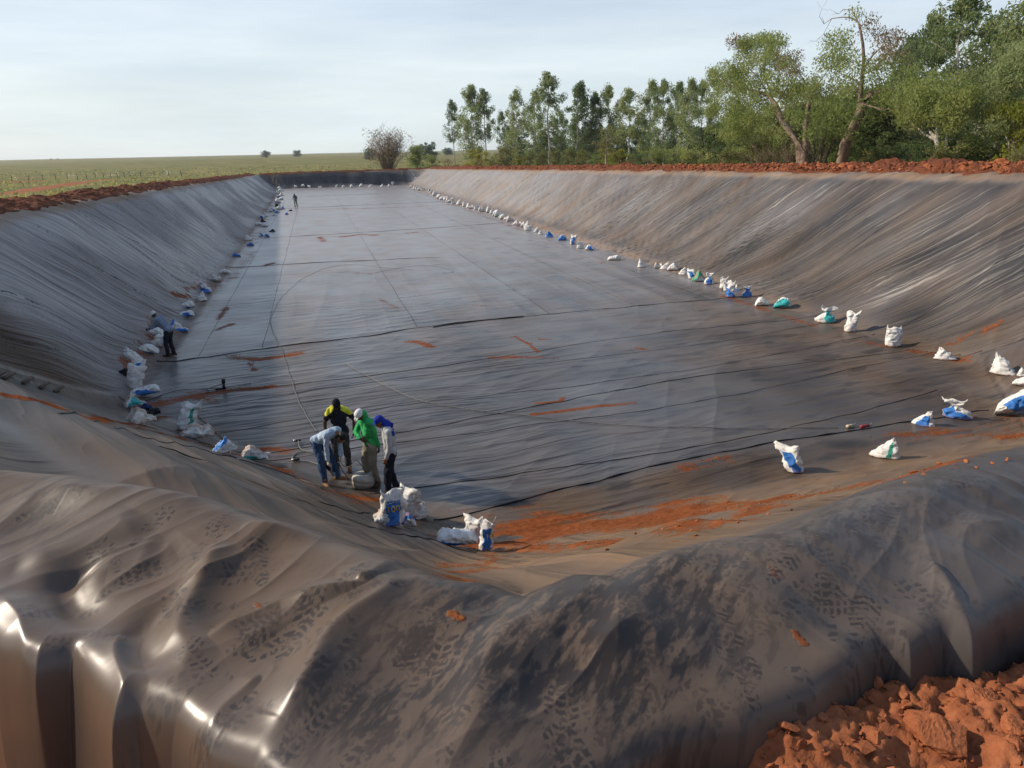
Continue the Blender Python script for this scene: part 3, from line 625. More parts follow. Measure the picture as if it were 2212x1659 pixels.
# ------------------------------------------------------------------ sacks
def sack_mat(name, mode, col=(.02, .13, .50)):
    M = Mat(name); c = M.coord(); pa = M.attr('pa'); pt = M.attr('pt')
    n = M.noise(c, 9, 5, .6); n2 = M.noise(c, 40, 3, .6)
    base = M.ramp(n, [(.3, (.42, .39, .34)), (.5, (.66, .64, .60)), (.75, (.76, .75, .71))])
    if mode != 'plain':
        w = M.math('ADD', pa, M.math('MULTIPLY', M.math('SUBTRACT', n, .5), .25)); t = M.math('ADD', pt, M.math('MULTIPLY', M.math('SUBTRACT', n, .5), .12))
        def lt(a_, b_): return M.math('LESS_THAN', a_, b_)
        tw = M.math('ADD', w, M.math('MULTIPLY', M.math('SUBTRACT', t, .45), 1.1))
        if mode == 'low': m = M.math('MULTIPLY', lt(M.math('ADD', t, M.math('MULTIPLY', w, .28)), .42), lt(M.math('ABSOLUTE', w), 1.7))
        elif mode == 'top': m = M.math('MULTIPLY', M.math('GREATER_THAN', M.math('SUBTRACT', t, M.math('MULTIPLY', w, .3)), .58), lt(M.math('ABSOLUTE', w), 1.4))
        else:
            lo, hi, wd, of = dict(panel=(.06, .74, .55, 0.), band=(.05, .80, .52, -.25), strip=(.12, .85, .17, -.25), most=(.04, .86, 1.15, 0.))[mode]
            m = M.math('MULTIPLY', lt(M.math('ABSOLUTE', M.math('ADD', tw if mode == 'band' else w, of)), wd), M.math('MULTIPLY', M.math('GREATER_THAN', t, lo), lt(t, hi)))
        lite = M.math('MULTIPLY', M.math('GREATER_THAN', M.math('ABSOLUTE', M.math('SUBTRACT', w, .12)), .05), 1.)
        base = M.mix(m, base, M.mix(M.math('MULTIPLY', n2, .35), col, tuple(min(1, x * 1.8 + .05) for x in col)))
    # faint printed lines and soil smears
    ln = M.math('MULTIPLY', M.math('GREATER_THAN', M.noise(M.mapping(c, (6, 6, 26)), 3.2, 2), .62), M.math('MULTIPLY', M.math('LESS_THAN', M.math('ABSOLUTE', M.math('SUBTRACT', pt, .45)), .16), .35))
    base = M.mix(ln, base, (.16, .18, .20))
    so = M.ramp(M.math('ADD', M.math('MULTIPLY', M.math('SUBTRACT', .22, pt), 1.3), M.math('MULTIPLY', n, .75)), [(.44, (0, 0, 0)), (.70, (.8, .8, .8))])
    base = M.mix(so, base, (.30, .13, .06))
    M.bs(Base_Color=base, Roughness=.62, Specular_IOR_Level=.3, Normal=M.bump(M.math('ADD', M.noise(c, 16, 4), M.math('MULTIPLY', n2, .3)), .5, .012))
    return M.m
BLUE = (.02, .13, .40); GREEN = (.03, .30, .19); TEAL = (.03, .36, .36)
SM = dict(w=sack_mat('white_sack', 'plain'), b=sack_mat('blue_panel_sack', 'panel', BLUE), bl=sack_mat('blue_base_sack', 'low', BLUE), bb=sack_mat('blue_band_sack', 'band', BLUE), bm=sack_mat('blue_sack', 'most', BLUE),
          bt=sack_mat('blue_top_sack', 'top', (.04, .2, .55)), g=sack_mat('green_panel_sack', 'panel', GREEN), gl=sack_mat('green_base_sack', 'low', GREEN), gs=sack_mat('green_strip_sack', 'strip', (.02, .22, .16)),
          t=sack_mat('teal_sack', 'most', TEAL), tt=sack_mat('teal_top_sack', 'top', TEAL), ts=sack_mat('teal_strip_sack', 'band', TEAL), k=simple('black_cloth', (.012, .012, .015), .8, .2, .4, 15, .5), n=simple('navy_cloth', (.012, .025, .11), .75, .2, .4, 15, .5))
def sack_geo(W, H, kind, lean, seed, na=34, nt=26, fat=.62):
    rg = random.Random(seed); D = fat * min(W, H * 1.1) if kind not in ('lie', 'open', 'heap') else min(.85 * H + .16 * W, W * .8)
    off = Vector((rg.uniform(0, 50), rg.uniform(0, 50), rg.uniform(0, 50))); V = []; PA = []; PT = []
    tw = rg.uniform(-.6, .6); tipx = rg.uniform(-.25, .25); ph = rg.uniform(0, 6.28)
    ts = [i / (nt - 1) for i in range(nt)]
    for t in ts:
        for k in range(na):
            a = 2 * math.pi * k / na; ca, sa = math.cos(a), math.sin(a)
            if kind in ('stand', 'twist', 'tri'): ca_ = math.copysign(abs(ca) ** .85, ca); sa_ = math.copysign(abs(sa) ** 1.25, sa)
            else: ca_ = math.copysign(abs(ca) ** .8, ca); sa_ = math.copysign(abs(sa) ** 1.1, sa)
            cap = min(1, (t / .07) ** .5) if t < .07 else 1
            if kind in ('stand', 'twist', 'tri'):
                if kind == 'stand':
                    wx = W / 2 * (.82 + .10 * math.sin(t * 3 + ph) + .12 * t ** 3); dy = D / 2 * (1.0 * max(0, 1 - t) ** .55 + .07)
                elif kind == 'twist':
                    pin = 1 - .62 * math.exp(-((t - .62) / .17) ** 2); wx = W / 2 * pin * (1. if t < .6 else .85); dy = D / 2 * (max(.14, (1 - t) ** .5)) * (.4 + .6 * pin)
                else:
                    wx = W / 2 * (max(0, 1 - t) ** .85 * .98 + .045); dy = D / 2 * (max(0, 1 - t) ** .75 + .05)
                x = wx * ca_ * max(cap, .8); y = dy * sa_ * cap; z = H * t
                if kind == 'tri': x += tipx * W * t * t
                if t > .8: z += (t - .8) * 5 * .07 * H * math.sin(ca * 5 + ph)
                if kind != 'tri' and t > .7: z += (t - .7) / .3 * .16 * H * (abs(ca) ** 3 - .35) * (1 if ca > 0 else .55)
                r = tw * t * t; x, y = x * math.cos(r) - y * math.sin(r), x * math.sin(r) + y * math.cos(r)
                x += lean * H * t ** 1.25
                pa = (math.atan2(ca, -sa)) ; pt = t
            else:
                s = math.sin(math.pi * min(max(t, .0), 1)) ** .42
                if kind == 'open' and t > .6: s = max(s, .80 + .25 * (t - .6))
                rz = H / 2 * (.10 + .90 * s) * (1 + .18 * math.sin(t * 5 + ph)); ry = D / 2 * (.72 + .28 * s)
                if kind == 'heap': rz *= .55 + .5 * abs(math.sin(t * 4.5 + ph)); ry *= .8 + .3 * math.sin(t * 7 + ph)
                x = W * (t - .5) * .98; y = ry * ca_; z = rz * .92 + rz * sa_ * (.95 if sa > 0 else .9)
                z += lean * W * (t - .5) * .6 + abs(lean) * W * .3 if lean else 0
                pa = (t - .45) * 2.2; pt = .5 - .5 * sa if kind != 'lie' else .5 + .5 * sa * .9
            V.append(Vector((x, y, z))); PA.append(pa); PT.append(pt)
    n = na * nt; F = []
    for i in range(nt - 1):
        for k in range(na):
            F.append((i * na + k, i * na + (k + 1) % na, (i + 1) * na + (k + 1) % na, (i + 1) * na + k))
    size = (W + H) / 2; f1 = 2.6 / size; f2 = 6.5 / size
    out = []
    for v in V:
        q = v * f1 + off; q2 = v * f2 + off
        d = Vector((abs(mnoise.noise(q)) - .22, abs(mnoise.noise(q + Vector((17, 3, 5)))) - .22, .5 * (abs(mnoise.noise(q + Vector((5, 31, 9)))) - .22)))
        d2 = Vector((abs(mnoise.noise(q2)) - .22, abs(mnoise.noise(q2 + Vector((7, 3, 5)))) - .22, abs(mnoise.noise(q2 + Vector((9, 1, 2)))) - .22))
        edge = min(1, .35 + v.z / (H * .4 + 1e-6))
        out.append(v + (d * .19 + d2 * .13) * size * edge * .8)
    if kind == 'open':                                    # the mouth of the sack is open: an inner wall runs back inside
        b = len(out); last = out[(nt - 1) * na:nt * na]; c = sum(last, Vector()) / na
        for sc_, dx in ((.93, -.03), (.8, -.16), (.55, -.32)):
            for v in last: out.append(c + (v - c) * sc_ + Vector((dx * W, 0, 0))); PA.append(9); PT.append(.9)
        for j in range(3):
            o0 = (nt - 1) * na if j == 0 else b + (j - 1) * na; o1 = b + j * na
            for k in range(na): F.append((o0 + k, o0 + (k + 1) % na, o1 + (k + 1) % na, o1 + k))
        F.append(tuple(b + 2 * na + k for k in range(na)))
    else: F.append(tuple((nt - 1) * na + k for k in range(na)))
    F.append(tuple(reversed(range(na))))
    return out, F, PA, PT
SACK_N = [0]
def sack(px, py, w, h, kind, mat, label, lean=0., yaw=0., group=None, cat='sack', name='sack', detail=1, fat=.62, dz=0.):
    SACK_N[0] += 1
    b = hit(px, py); W = metres(w, b) * (1.08 if detail else 1.2); H = metres(h, b) * 1.06
    V, F, PA, PT = sack_geo(W, H, kind, lean, SACK_N[0] * 31 + 5, *((34, 26) if detail else (14, 10)), fat)
    o = pmesh(name, V, F, SM[mat], None, True)
    for an, av in (('pa', PA), ('pt', PT)):
        a = o.data.attributes.new(an, 'FLOAT', 'POINT'); a.data.foreach_set('value', av)
    o.location = b + Vector((0, 0, -.02 + dz)) + Vector((b.x, b.y, 0)).normalized() * (.25 * W)
    o.rotation_euler = (0, 0, math.atan2(b.y, b.x) - math.pi / 2 + yaw)
    tag(o, label, cat, group); return o
G_L = 'soil sacks along the left slope'; G_R = 'soil sacks along the right slope'; G_N = 'soil sacks along the near edge'
def rows():
    L = [  # left side, far to near
     (485, 592, 22, 7, 'lie', 'w', 'flat grey-white sack lying along the left slope just beyond a crumpled heap of sacking'),
     (462, 608, 26, 18, 'heap', 'w', 'crumpled heap of greyish white sacking at the left slope, beyond two pointed white sacks'),
     (447, 635, 22, 23, 'tri', 'bl', 'pointed white sack with its tip up left and a blue base, left slope row', -.35),
     (435, 651, 24, 17, 'tri', 'w', 'small plain white triangular sack on the left row in front of the pointed blue-based one'),
     (406, 667, 25, 14, 'lie', 'bl', 'squat white sack with pale blue side, right behind the blue-ended sack of the left row'),
     (404, 685, 26, 14, 'lie', 'bb', 'squat sack with one blue end, on the left row above the man in black trousers'),
     (381, 712, 26, 18, 'tri', 'bt', 'white sack with blue top just right of the bending man on the left'),
     (393, 718, 24, 10, 'lie', 'bm', 'low blue sack lying in front of the blue-topped one beside the bending man'),
     (334, 727, 32, 15, 'lie', 'w', 'white sack with black cloth on it under the hands of the bending man'),
     (349, 736, 24, 13, 'lie', 'w', 'white sack lying directly behind the legs of the bending man'),
     (340, 750, 32, 18, 'open', 'w', 'white sack lying with its mouth wide open and dark inside, left of the bending man'),
     (318, 766, 40, 16, 'lie', 'bl', 'long flat sack with a dark blue lower side below the open-mouthed one'),
     (292, 786, 38, 31, 'tri', 'w', 'large rumpled white sack leaning left up the left slope with soil spilt on it', -.4),
     (297, 795, 26, 11, 'lie', 'bm', 'bright blue sack lying below the large leaning white one'),
     (292, 842, 32, 48, 'stand', 'w', 'tall narrow white sack standing upright beside the black bundle', .22),
     (314, 861, 52, 20, 'lie', 'bb', 'long sack lying flat, half blue and half tan, at the left corner', .25),
     (290, 881, 44, 20, 'heap', 'ts', 'flattened white sack with a green stripe next to the navy bundle'),
     (305, 918, 52, 28, 'heap', 'w', 'big crumpled dirty-white sack at the left corner, in front of the black jacket'),
     (402, 931, 44, 50, 'stand', 'gs', 'big full white sack with a vertical green strip leaning right at the near left', .38),
     (425, 950, 60, 33, 'heap', 'w', 'wrinkled white sack slumped in front of the green-striped leaning sack'),
     (486, 981, 52, 28, 'tri', 'bt', 'white sack with a pale blue top on the near left edge, alone between heaps', .12),
     (550, 996, 56, 24, 'heap', 'tt', 'flattened white sack with a teal top left of the working group'),
    ]
    for s in L: sack(s[0], s[1], s[2] * 1.12, s[3] * 1.12, *s[4:6], s[6], *(s[7:8]), group=G_L, yaw=random.uniform(-.3, .3))
    R = [
     (1158, 502, 12, 10, 'tri', 'w', 'small grey-white pointed sack at the far right row, next after the dense line'), (1168, 507, 12, 9, 'tri', 'w', 'small low white sack just before the first blue sack of the right row'),
     (1187, 513, 18, 14, 'tri', 'bm', 'blue sack with white tip, first blue one of the right row beyond others'), (1216, 520, 18, 11, 'lie', 'bm', 'blue sack lying flat on the right row between two other blue ones'),
     (1237, 529, 15, 19, 'stand', 'b', 'narrow upright blue sack with a white top on the right row', .15), (1253, 537, 16, 14, 'stand', 'w', 'greyish upright sack with a dark bundle beside it, right row'),
     (1275, 541, 20, 11, 'lie', 'bb', 'low white sack with a blue right end on the right row'), (1327, 563, 27, 12, 'lie', 'w', 'cream sack lying low and alone at the middle of the right row'),
     (1386, 578, 19, 19, 'tri', 'w', 'white peaked sack standing alone on the right row beyond the crumpled pair', -.15), (1424, 581, 19, 15, 'heap', 'w', 'left one of a touching pair of crumpled white sacks on the right row'),
     (1435, 584, 20, 16, 'tri', 'w', 'right one of a touching pair of crumpled white sacks on the right row', .25), (1453, 587, 23, 14, 'lie', 'w', 'cream half-moon sack lying after the crumpled pair', .2),
     (1476, 596, 21, 15, 'tri', 'w', 'small cream sack touching the blue and white one behind it'), (1495, 603, 21, 20, 'stand', 'bb', 'white and blue banded sack standing behind a slumped cream-green sack', -.2),
     (1509, 609, 27, 20, 'heap', 'gl', 'slumped cream sack with a hint of green at its base'), (1532, 615, 21, 24, 'twist', 'b', 'twisted white sack with a blue front standing alone right of the slumped green-based one'),
     (1561, 624, 17, 24, 'stand', 'w', 'upright white sack at the back of the cluster at the overlap fold', .12), (1569, 629, 15, 17, 'stand', 'w', 'short white sack in the middle of the cluster at the overlap fold'),
     (1578, 643, 22, 34, 'stand', 'bl', 'tall cream sack with a blue base, front of the cluster at the overlap fold'), (1590, 630, 16, 15, 'tri', 'bl', 'small blue and white sack at the right of the cluster at the overlap fold'),
     (1613, 642, 20, 22, 'twist', 'bm', 'blue knotted sack with white top standing alone right of the cluster'), (1645, 662, 26, 16, 'lie', 'w', 'grey-white sack lying alone on the red soil before the teal sack', .2),
     (1689, 668, 33, 19, 'lie', 't', 'flat teal sack lying at the foot of the right slope', .35), (1780, 699, 38, 34, 'twist', 'ts', 'twisted white and teal sack with pinched waist at the right slope', .25),
     (1835, 718, 29, 43, 'stand', 'w', 'tall upright white sack with flat open top at the right slope', .12), (1929, 750, 32, 41, 'stand', 'w', 'broad upright white sack with wavy open top, last tall one before the right corner', -.05),
     (2041, 780, 46, 24, 'tri', 'w', 'low pinkish white sack with a peak at the right corner', -.1), (2167, 812, 50, 43, 'tri', 'w', 'large peaked white sack near the right edge of the view', -.25),
     (2207, 814, 20, 18, 'tri', 'w', 'small white sack tucked behind the large peaked one at the right edge'), (2214, 836, 44, 20, 'lie', 'w', 'low white sack below the large peaked one, cut by the right picture edge'),
     (2190, 903, 66, 46, 'lie', 'bb', 'big sack with a bright blue front rising to the right at the right edge', .55),
    ]
    for s in R: sack(*s[:6], s[6], *(s[7:8]), group=G_R, yaw=random.uniform(-.35, .35))
    N = [
     (2068, 907, 52, 40, 'twist', 'bl', 'knotted white sack with some blue at its waist on the near right floor', -.3), (1993, 922, 46, 32, 'tri', 'b', 'squat white sack with a blue printed side on the near right floor', .1),
     (1909, 993, 60, 42, 'tri', 'gs', 'white sack with a green strip leaning right on the reddish near floor', .5), (1716, 1024, 52, 54, 'stand', 'bb', 'white sack with a blue front leaning left on the reddish near floor', -.45),
    ]
    for s in N: sack(*s[:6], s[6], *(s[7:8]), group=G_N, yaw=random.uniform(-.3, .3))
    def c2(x, y): return (553 + x * .25, 259 + y * .25)
    far = [(1340, 585), (1365, 600), (1385, 602), (1410, 610), (1440, 612), (1500, 622), (1510, 630), (1540, 655), (1555, 650), (1575, 665), (1578, 682), (1605, 690), (1635, 695), (1660, 712), (1672, 715), (1690, 712), (1710, 728), (1755, 735), (1800, 750), (1840, 762), (1865, 768), (1905, 778), (1915, 772), (1950, 795), (1965, 796), (2010, 802), (2040, 815), (2075, 832), (2090, 840), (2120, 850), (2140, 860), (2170, 868), (2195, 878)]
    rg = random.Random(3)
    pts = [c2(*p) for p in far] + [(1112, 486), (1122, 489), (1132, 491), (1138, 493), (1140, 499)]
    for i, (x, y) in enumerate(pts):
        s = .55 + (y - 405) / 95 * .75
        sack(x, y, rg.uniform(9, 14) * s, rg.uniform(8, 13) * s, rg.choice(['tri', 'stand', 'heap', 'lie']), 'b' if i in (5, 27) else 't' if i == 29 else 'w', None, rg.uniform(-.3, .3), group='far sacks in the dense line at the foot of the right slope', detail=0)['label'] = 'tiny white sack in the dense far line at the foot of the right slope'
    lf = [(511, 557, 16, 9, 'bm'), (537, 520, 16, 13, 'w'), (541, 531, 14, 9, 'bm'), (564, 511, 12, 9, 'bb'), (576, 512, 12, 8, 'bb'), (588, 501, 12, 5, 'k'), (558, 487, 12, 9, 'w'), (572, 490, 12, 9, 'w'), (568, 480, 11, 7, 'k'), (574, 468, 12, 8, 'w'), (566, 472, 11, 8, 'b'), (583, 458, 12, 8, 'w'), (591, 457, 12, 8, 'b'),
          (603, 453, 12, 8, 'w'), (610, 452, 10, 8, 'b'), (598, 460, 11, 7, 'b'), (593, 466, 9, 6, 'w'), (619, 464, 8, 6, 'bm'), (600, 446, 10, 6, 'k'), (628, 456, 7, 4, 'k'), (600, 439, 12, 9, 'w'), (597, 434, 9, 7, 'b'), (607, 432, 9, 7, 'w'), (603, 427, 9, 7, 'b'), (608, 423, 8, 7, 'w'), (604, 415, 10, 8, 'w'), (600, 418, 8, 6, 'w'), (609, 413, 8, 6, 'w'), (603, 409, 8, 6, 'w'), (613, 406, 9, 4, 'w')]
    for x, y, w, h, m in lf:
        lab = {'k': 'small dark bundle among the far sacks at the foot of the left slope', 'bm': 'small blue sack among the far sacks at the foot of the left slope', 'b': 'small blue and white sack among the far sacks at the foot of the left slope', 'bb': 'small blue and white sack among the far sacks at the foot of the left slope', 'w': 'small whitish sack among the far sacks at the foot of the left slope'}[m]
        sack(x, y, w, h, rg.choice(['tri', 'heap', 'lie']), m, lab, 0, group='far sacks at the foot of the left slope', detail=0)
    for x, y in [(639, 406), (655, 405), (669, 406), (691, 407), (726, 404), (742, 405), (760, 406), (780, 404), (800, 404), (825, 404), (841, 404), (848, 400)]:
        sack(x, y, rg.uniform(5, 8), rg.uniform(4, 6.5), rg.choice(['tri', 'stand', 'lie']), 'w', 'tiny white sack in the thin row before the far end wall', rg.uniform(-.4, .4), group='sacks before the far end wall', detail=0)
rows()
# the two piles by the working group
pileA = [sack(846, 1138, 58, 78, 'stand', 'b', 'large white sack with a wide blue band and yellow figures, front of the nearest pile', .10, .1, G_N, fat=.75),
         sack(884, 1122, 46, 66, 'stand', 'w', 'white sack standing behind the blue-banded one in the nearest pile, folded top', .05, -.2, G_N),
         sack(905, 1122, 42, 34, 'tri', 'w', 'small crumpled white sack at the right end of the nearest pile', .3, .2, G_N),
         sack(876, 1140, 40, 40, 'heap', 'bl', 'low blue and white sack lying at the right foot of the nearest pile', 0, .2, G_N),
         sack(832, 1134, 44, 30, 'open', 'w', 'small slack white sack with open mouth at the left foot of the nearest pile', 0, math.pi, G_N)]
pileB = [sack(1049, 1192, 36, 68, 'stand', 'b', 'upright sack with a blue front, right one of the second pile', .12, .15, G_N),
         sack(1030, 1172, 50, 52, 'stand', 'w', 'cream sack with crumpled top standing behind in the second pile', -.1, -.3, G_N),
         sack(988, 1184, 84, 36, 'lie', 'bl', 'white sack with dark blue belly lying on its side, left in the second pile', -.1, .1, G_N)]
def lettering(target, txt, name, col, t0, x0, size, rz=0):
    """flat printed letters laid on the front of a sack"""
    cu = bpy.data.curves.new('t', 'FONT'); cu.body = txt; cu.size = size; cu.align_x = 'CENTER'; cu.resolution_u = 3
    ob = bpy.data.objects.new('t', cu); COL.objects.link(ob); dg = bpy.context.evaluated_depsgraph_get()
    me = bpy.data.meshes.new_from_object(ob.evaluated_get(dg)); bpy.data.objects.remove(ob)
    bm = bmesh.new(); bm.from_mesh(me); bmesh.ops.subdivide_edges(bm, edges=bm.edges[:], cuts=1); bm.to_mesh(me); bm.free()
    tm = target.data; bv = BVHTree.FromPolygons([v.co for v in tm.vertices], [tuple(p.vertices) for p in tm.polygons])
    for v in me.vertices:
        c = Vector((v.co.x + x0, -2, v.co.y + t0)); h = bv.ray_cast(c, Vector((0, 1, 0)))
        v.co = Vector((c.x, (h[0].y if h[0] else -.1) - .006, c.z))
    me.materials.clear(); me.materials.append(col)
    o = bpy.data.objects.new(name, me); link(o, target); return o
M_YEL = simple('yellow_print', (.62, .42, .03), .6); M_WHT = simple('white_print', (.7, .7, .7), .6)
hA = max(v.co.z for v in pileA[0].data.vertices)
lettering(pileA[0], '100', 'printed_figures', M_YEL, hA * .40, hA * .05, hA * .22)
lettering(pileA[0], 'CONFI', 'printed_word', M_WHT, hA * .60, hA * .05, hA * .105)
lettering(pileB[0], '10', 'printed_figures', M_YEL, hA * .33, .06, hA * .2)
def plain_bundle(px, py, w, h, mat, name, cat, label):
    return sack(px, py, w, h, 'heap', mat, label, 0, .2, None, cat, name)
plain_bundle(271, 813, 34, 20, 'k', 'black_bundle', 'bundle', 'black crumpled bundle of cloth on the left slope by the tall upright sack')
plain_bundle(316, 886, 22, 18, 'n', 'navy_bundle', 'bundle', 'round navy blue cloth bundle among the sacks at the left corner')
plain_bundle(318, 902, 52, 17, 'k', 'jacket', 'jacket', 'black jacket thrown over a blue sack at the left corner')
plain_bundle(337, 722, 26, 7, 'k', 'black_cloth', 'cloth', 'black cloth lying on a white sack under the bending man')
# ------------------------------------------------------------------ people
def ico(nu=14, nv=9):
    V = []; F = []
    for i in range(nv + 1):
        th = math.pi * i / nv
        for k in range(nu): V.append((math.sin(th) * math.cos(2 * math.pi * k / nu), math.sin(th) * math.sin(2 * math.pi * k / nu), math.cos(th)))
    for i in range(nv):
        for k in range(nu): F.append((i * nu + k, (i + 1) * nu + k, (i + 1) * nu + (k + 1) % nu, i * nu + (k + 1) % nu))
    return V, F
_IV, _IF = ico()
class Blob:
    """closed pieces that are merged by a voxel remesh into one continuous surface"""
    def __init__(s): s.V = []; s.F = []
    def ell(s, c, r, M=None):
        b = len(s.V); r = (r, r, r) if isinstance(r, (int, float)) else r
        for v in _IV:
            p = Vector((v[0] * r[0], v[1] * r[1], v[2] * r[2]))
            if M is not None: p = M @ p
            s.V.append(Vector(c) + p)
        s.F += [tuple(b + i for i in f) for f in _IF]
    def cap(s, a, ra, b, rb, flat=1., side=None):
        a = Vector(a); b = Vector(b); d = b - a
        if d.length < 1e-5: s.ell(a, ra); return
        z = d.normalized(); x = Vector(side) if side is not None else z.orthogonal(); x = (x - z * x.dot(z)).normalized(); y = z.cross(x)
        o = len(s.V); n = 14
        m = 6
        for i in range(m + 1):                              # rounded start, cone, rounded end
            th = math.pi / 2 * (1 - i / m)
            for k in range(n):
                ph = 2 * math.pi * k / n; s.V.append(a - z * (ra * math.sin(th)) + (x * math.cos(ph) + y * math.sin(ph) * flat) * (ra * max(.02, math.cos(th))))
        for i in range(m + 1):
            th = math.pi / 2 * i / m
            for k in range(n):
                ph = 2 * math.pi * k / n; s.V.append(b + z * (rb * math.sin(th)) + (x * math.cos(ph) + y * math.sin(ph) * flat) * (rb * max(.02, math.cos(th))))
        R = 2 * m + 2
        for i in range(R - 1):
            for k in range(n): s.F.append((o + i * n + k, o + i * n + (k + 1) % n, o + (i + 1) * n + (k + 1) % n, o + (i + 1) * n + k))
        s.F.append(tuple(o + k for k in reversed(range(n)))); s.F.append(tuple(o + (R - 1) * n + k for k in range(n)))
    def build(s, name, mat, parent, vox=.011, smooth=3, wr=0., wf=9., seed=0, matfn=None):
        me = bpy.data.meshes.new(name); me.from_pydata([tuple(v) for v in s.V], [], s.F)
        ob = bpy.data.objects.new(name, me); COL.objects.link(ob)
        md = ob.modifiers.new('r', 'REMESH'); md.mode = 'VOXEL'; md.voxel_size = vox
        if smooth: sm = ob.modifiers.new('s', 'SMOOTH'); sm.iterations = smooth; sm.factor = .5
        dg = bpy.context.evaluated_depsgraph_get(); m2 = bpy.data.meshes.new_from_object(ob.evaluated_get(dg))
        bpy.data.objects.remove(ob); bpy.data.meshes.remove(me); m2.name = name
        if wr:
            ns = [v.normal.copy() for v in m2.vertices]; o = Vector((seed, seed * 2.3, 0))
            for v, nn in zip(m2.vertices, ns):
                q = v.co * wf + o; v.co += nn * (wr * (abs(mnoise.noise(Vector((q.x, q.y, q.z * .55)))) * 2 - .45 + .5 * mnoise.noise(q * 2.1)))
        m2.materials.clear()
        for mt in (mat if isinstance(mat, (list, tuple)) else [mat]): m2.materials.append(mt)
        for p in m2.polygons:
            p.use_smooth = True
            if matfn: p.material_index = matfn(p.center)
        return link(bpy.data.objects.new(name, m2), parent)
def ik(a, b, l1, l2, pole):
    a = Vector(a); b = Vector(b); d = b - a; L = min(d.length, (l1 + l2) * .999); u = d.normalized(); b = a + u * L
    x = (l1 * l1 - l2 * l2 + L * L) / (2 * L); h = math.sqrt(max(0, l1 * l1 - x * x)); p = Vector(pole); p = (p - u * p.dot(u))
    return a + u * x + p.normalized() * h, b
def cloth_mat(name, col, var=.25):
    M = Mat(name); c = M.coord(); n = M.noise(c, 5, 6, .7); n2 = M.noise(c, 160, 2)
    col2 = tuple(x * (1 - var) for x in col); col3 = tuple(min(1, x * (1 + var)) for x in col)
    M.bs(Base_Color=M.ramp(n, [(.3, col2), (.7, col3)]), Roughness=.9, Specular_IOR_Level=.15, Normal=M.bump(M.math('ADD', M.noise(c, 14, 3), M.math('MULTIPLY', n2, .2)), .35, .015)); return M.m
SKIN = simple('skin_brown', (.22, .095, .055), .55, .35, .15, 20); SKIND = simple('skin_dark', (.085, .040, .025), .5, .35, .15, 20)
GLOVE = cloth_mat('work_glove', (.50, .42, .30)); HAIR = simple('black_hair', (.012, .010, .009), .6, .3)
EYE = simple('eye', (.5, .48, .45), .25, .5); BOOTT = cloth_mat('tan_boot', (.23, .13, .065)); BOOTD = cloth_mat('dark_boot', (.055, .033, .024))
def hand(B, wrist, dirv, palm_n, thumb_side, curl=.5, L=.18):
    d = Vector(dirv).normalized(); n = Vector(palm_n); n = (n - d * n.dot(d)).normalized(); s = d.cross(n).normalized()
    if s.dot(Vector(thumb_side)) < 0: s = -s
    w = Vector(wrist); k = L / .18
    for off in (-.026, -.009, .009, .026): B.cap(w + s * off * .6 + d * .012, .015 * k, w + d * .085 * k + s * off, .013 * k)
    for i, (off, ln) in enumerate(((.030, .070), (.010, .080), (-.010, .074), (-.029, .058))):
        b = w + d * .088 * k + s * off; a1 = curl * (.5 + .1 * i); a2 = a1 + curl * .9
        p1 = b + (d * math.cos(a1) + n * math.sin(a1)) * ln * .5 * k; p2 = p1 + (d * math.cos(a2) + n * math.sin(a2)) * ln * .5 * k
        B.cap(b, .0105 * k, p1, .0098 * k); B.cap(p1, .0098 * k, p2, .0085 * k)
    t0 = w + d * .025 * k + s * .030; t1 = t0 + (d * .6 + s * .75 + n * .25).normalized() * .045 * k; t2 = t1 + (d * .9 + s * .1 + n * .45).normalized() * .035 * k
    B.cap(t0, .0135 * k, t1, .0115 * k); B.cap(t1, .0115 * k, t2, .009 * k)
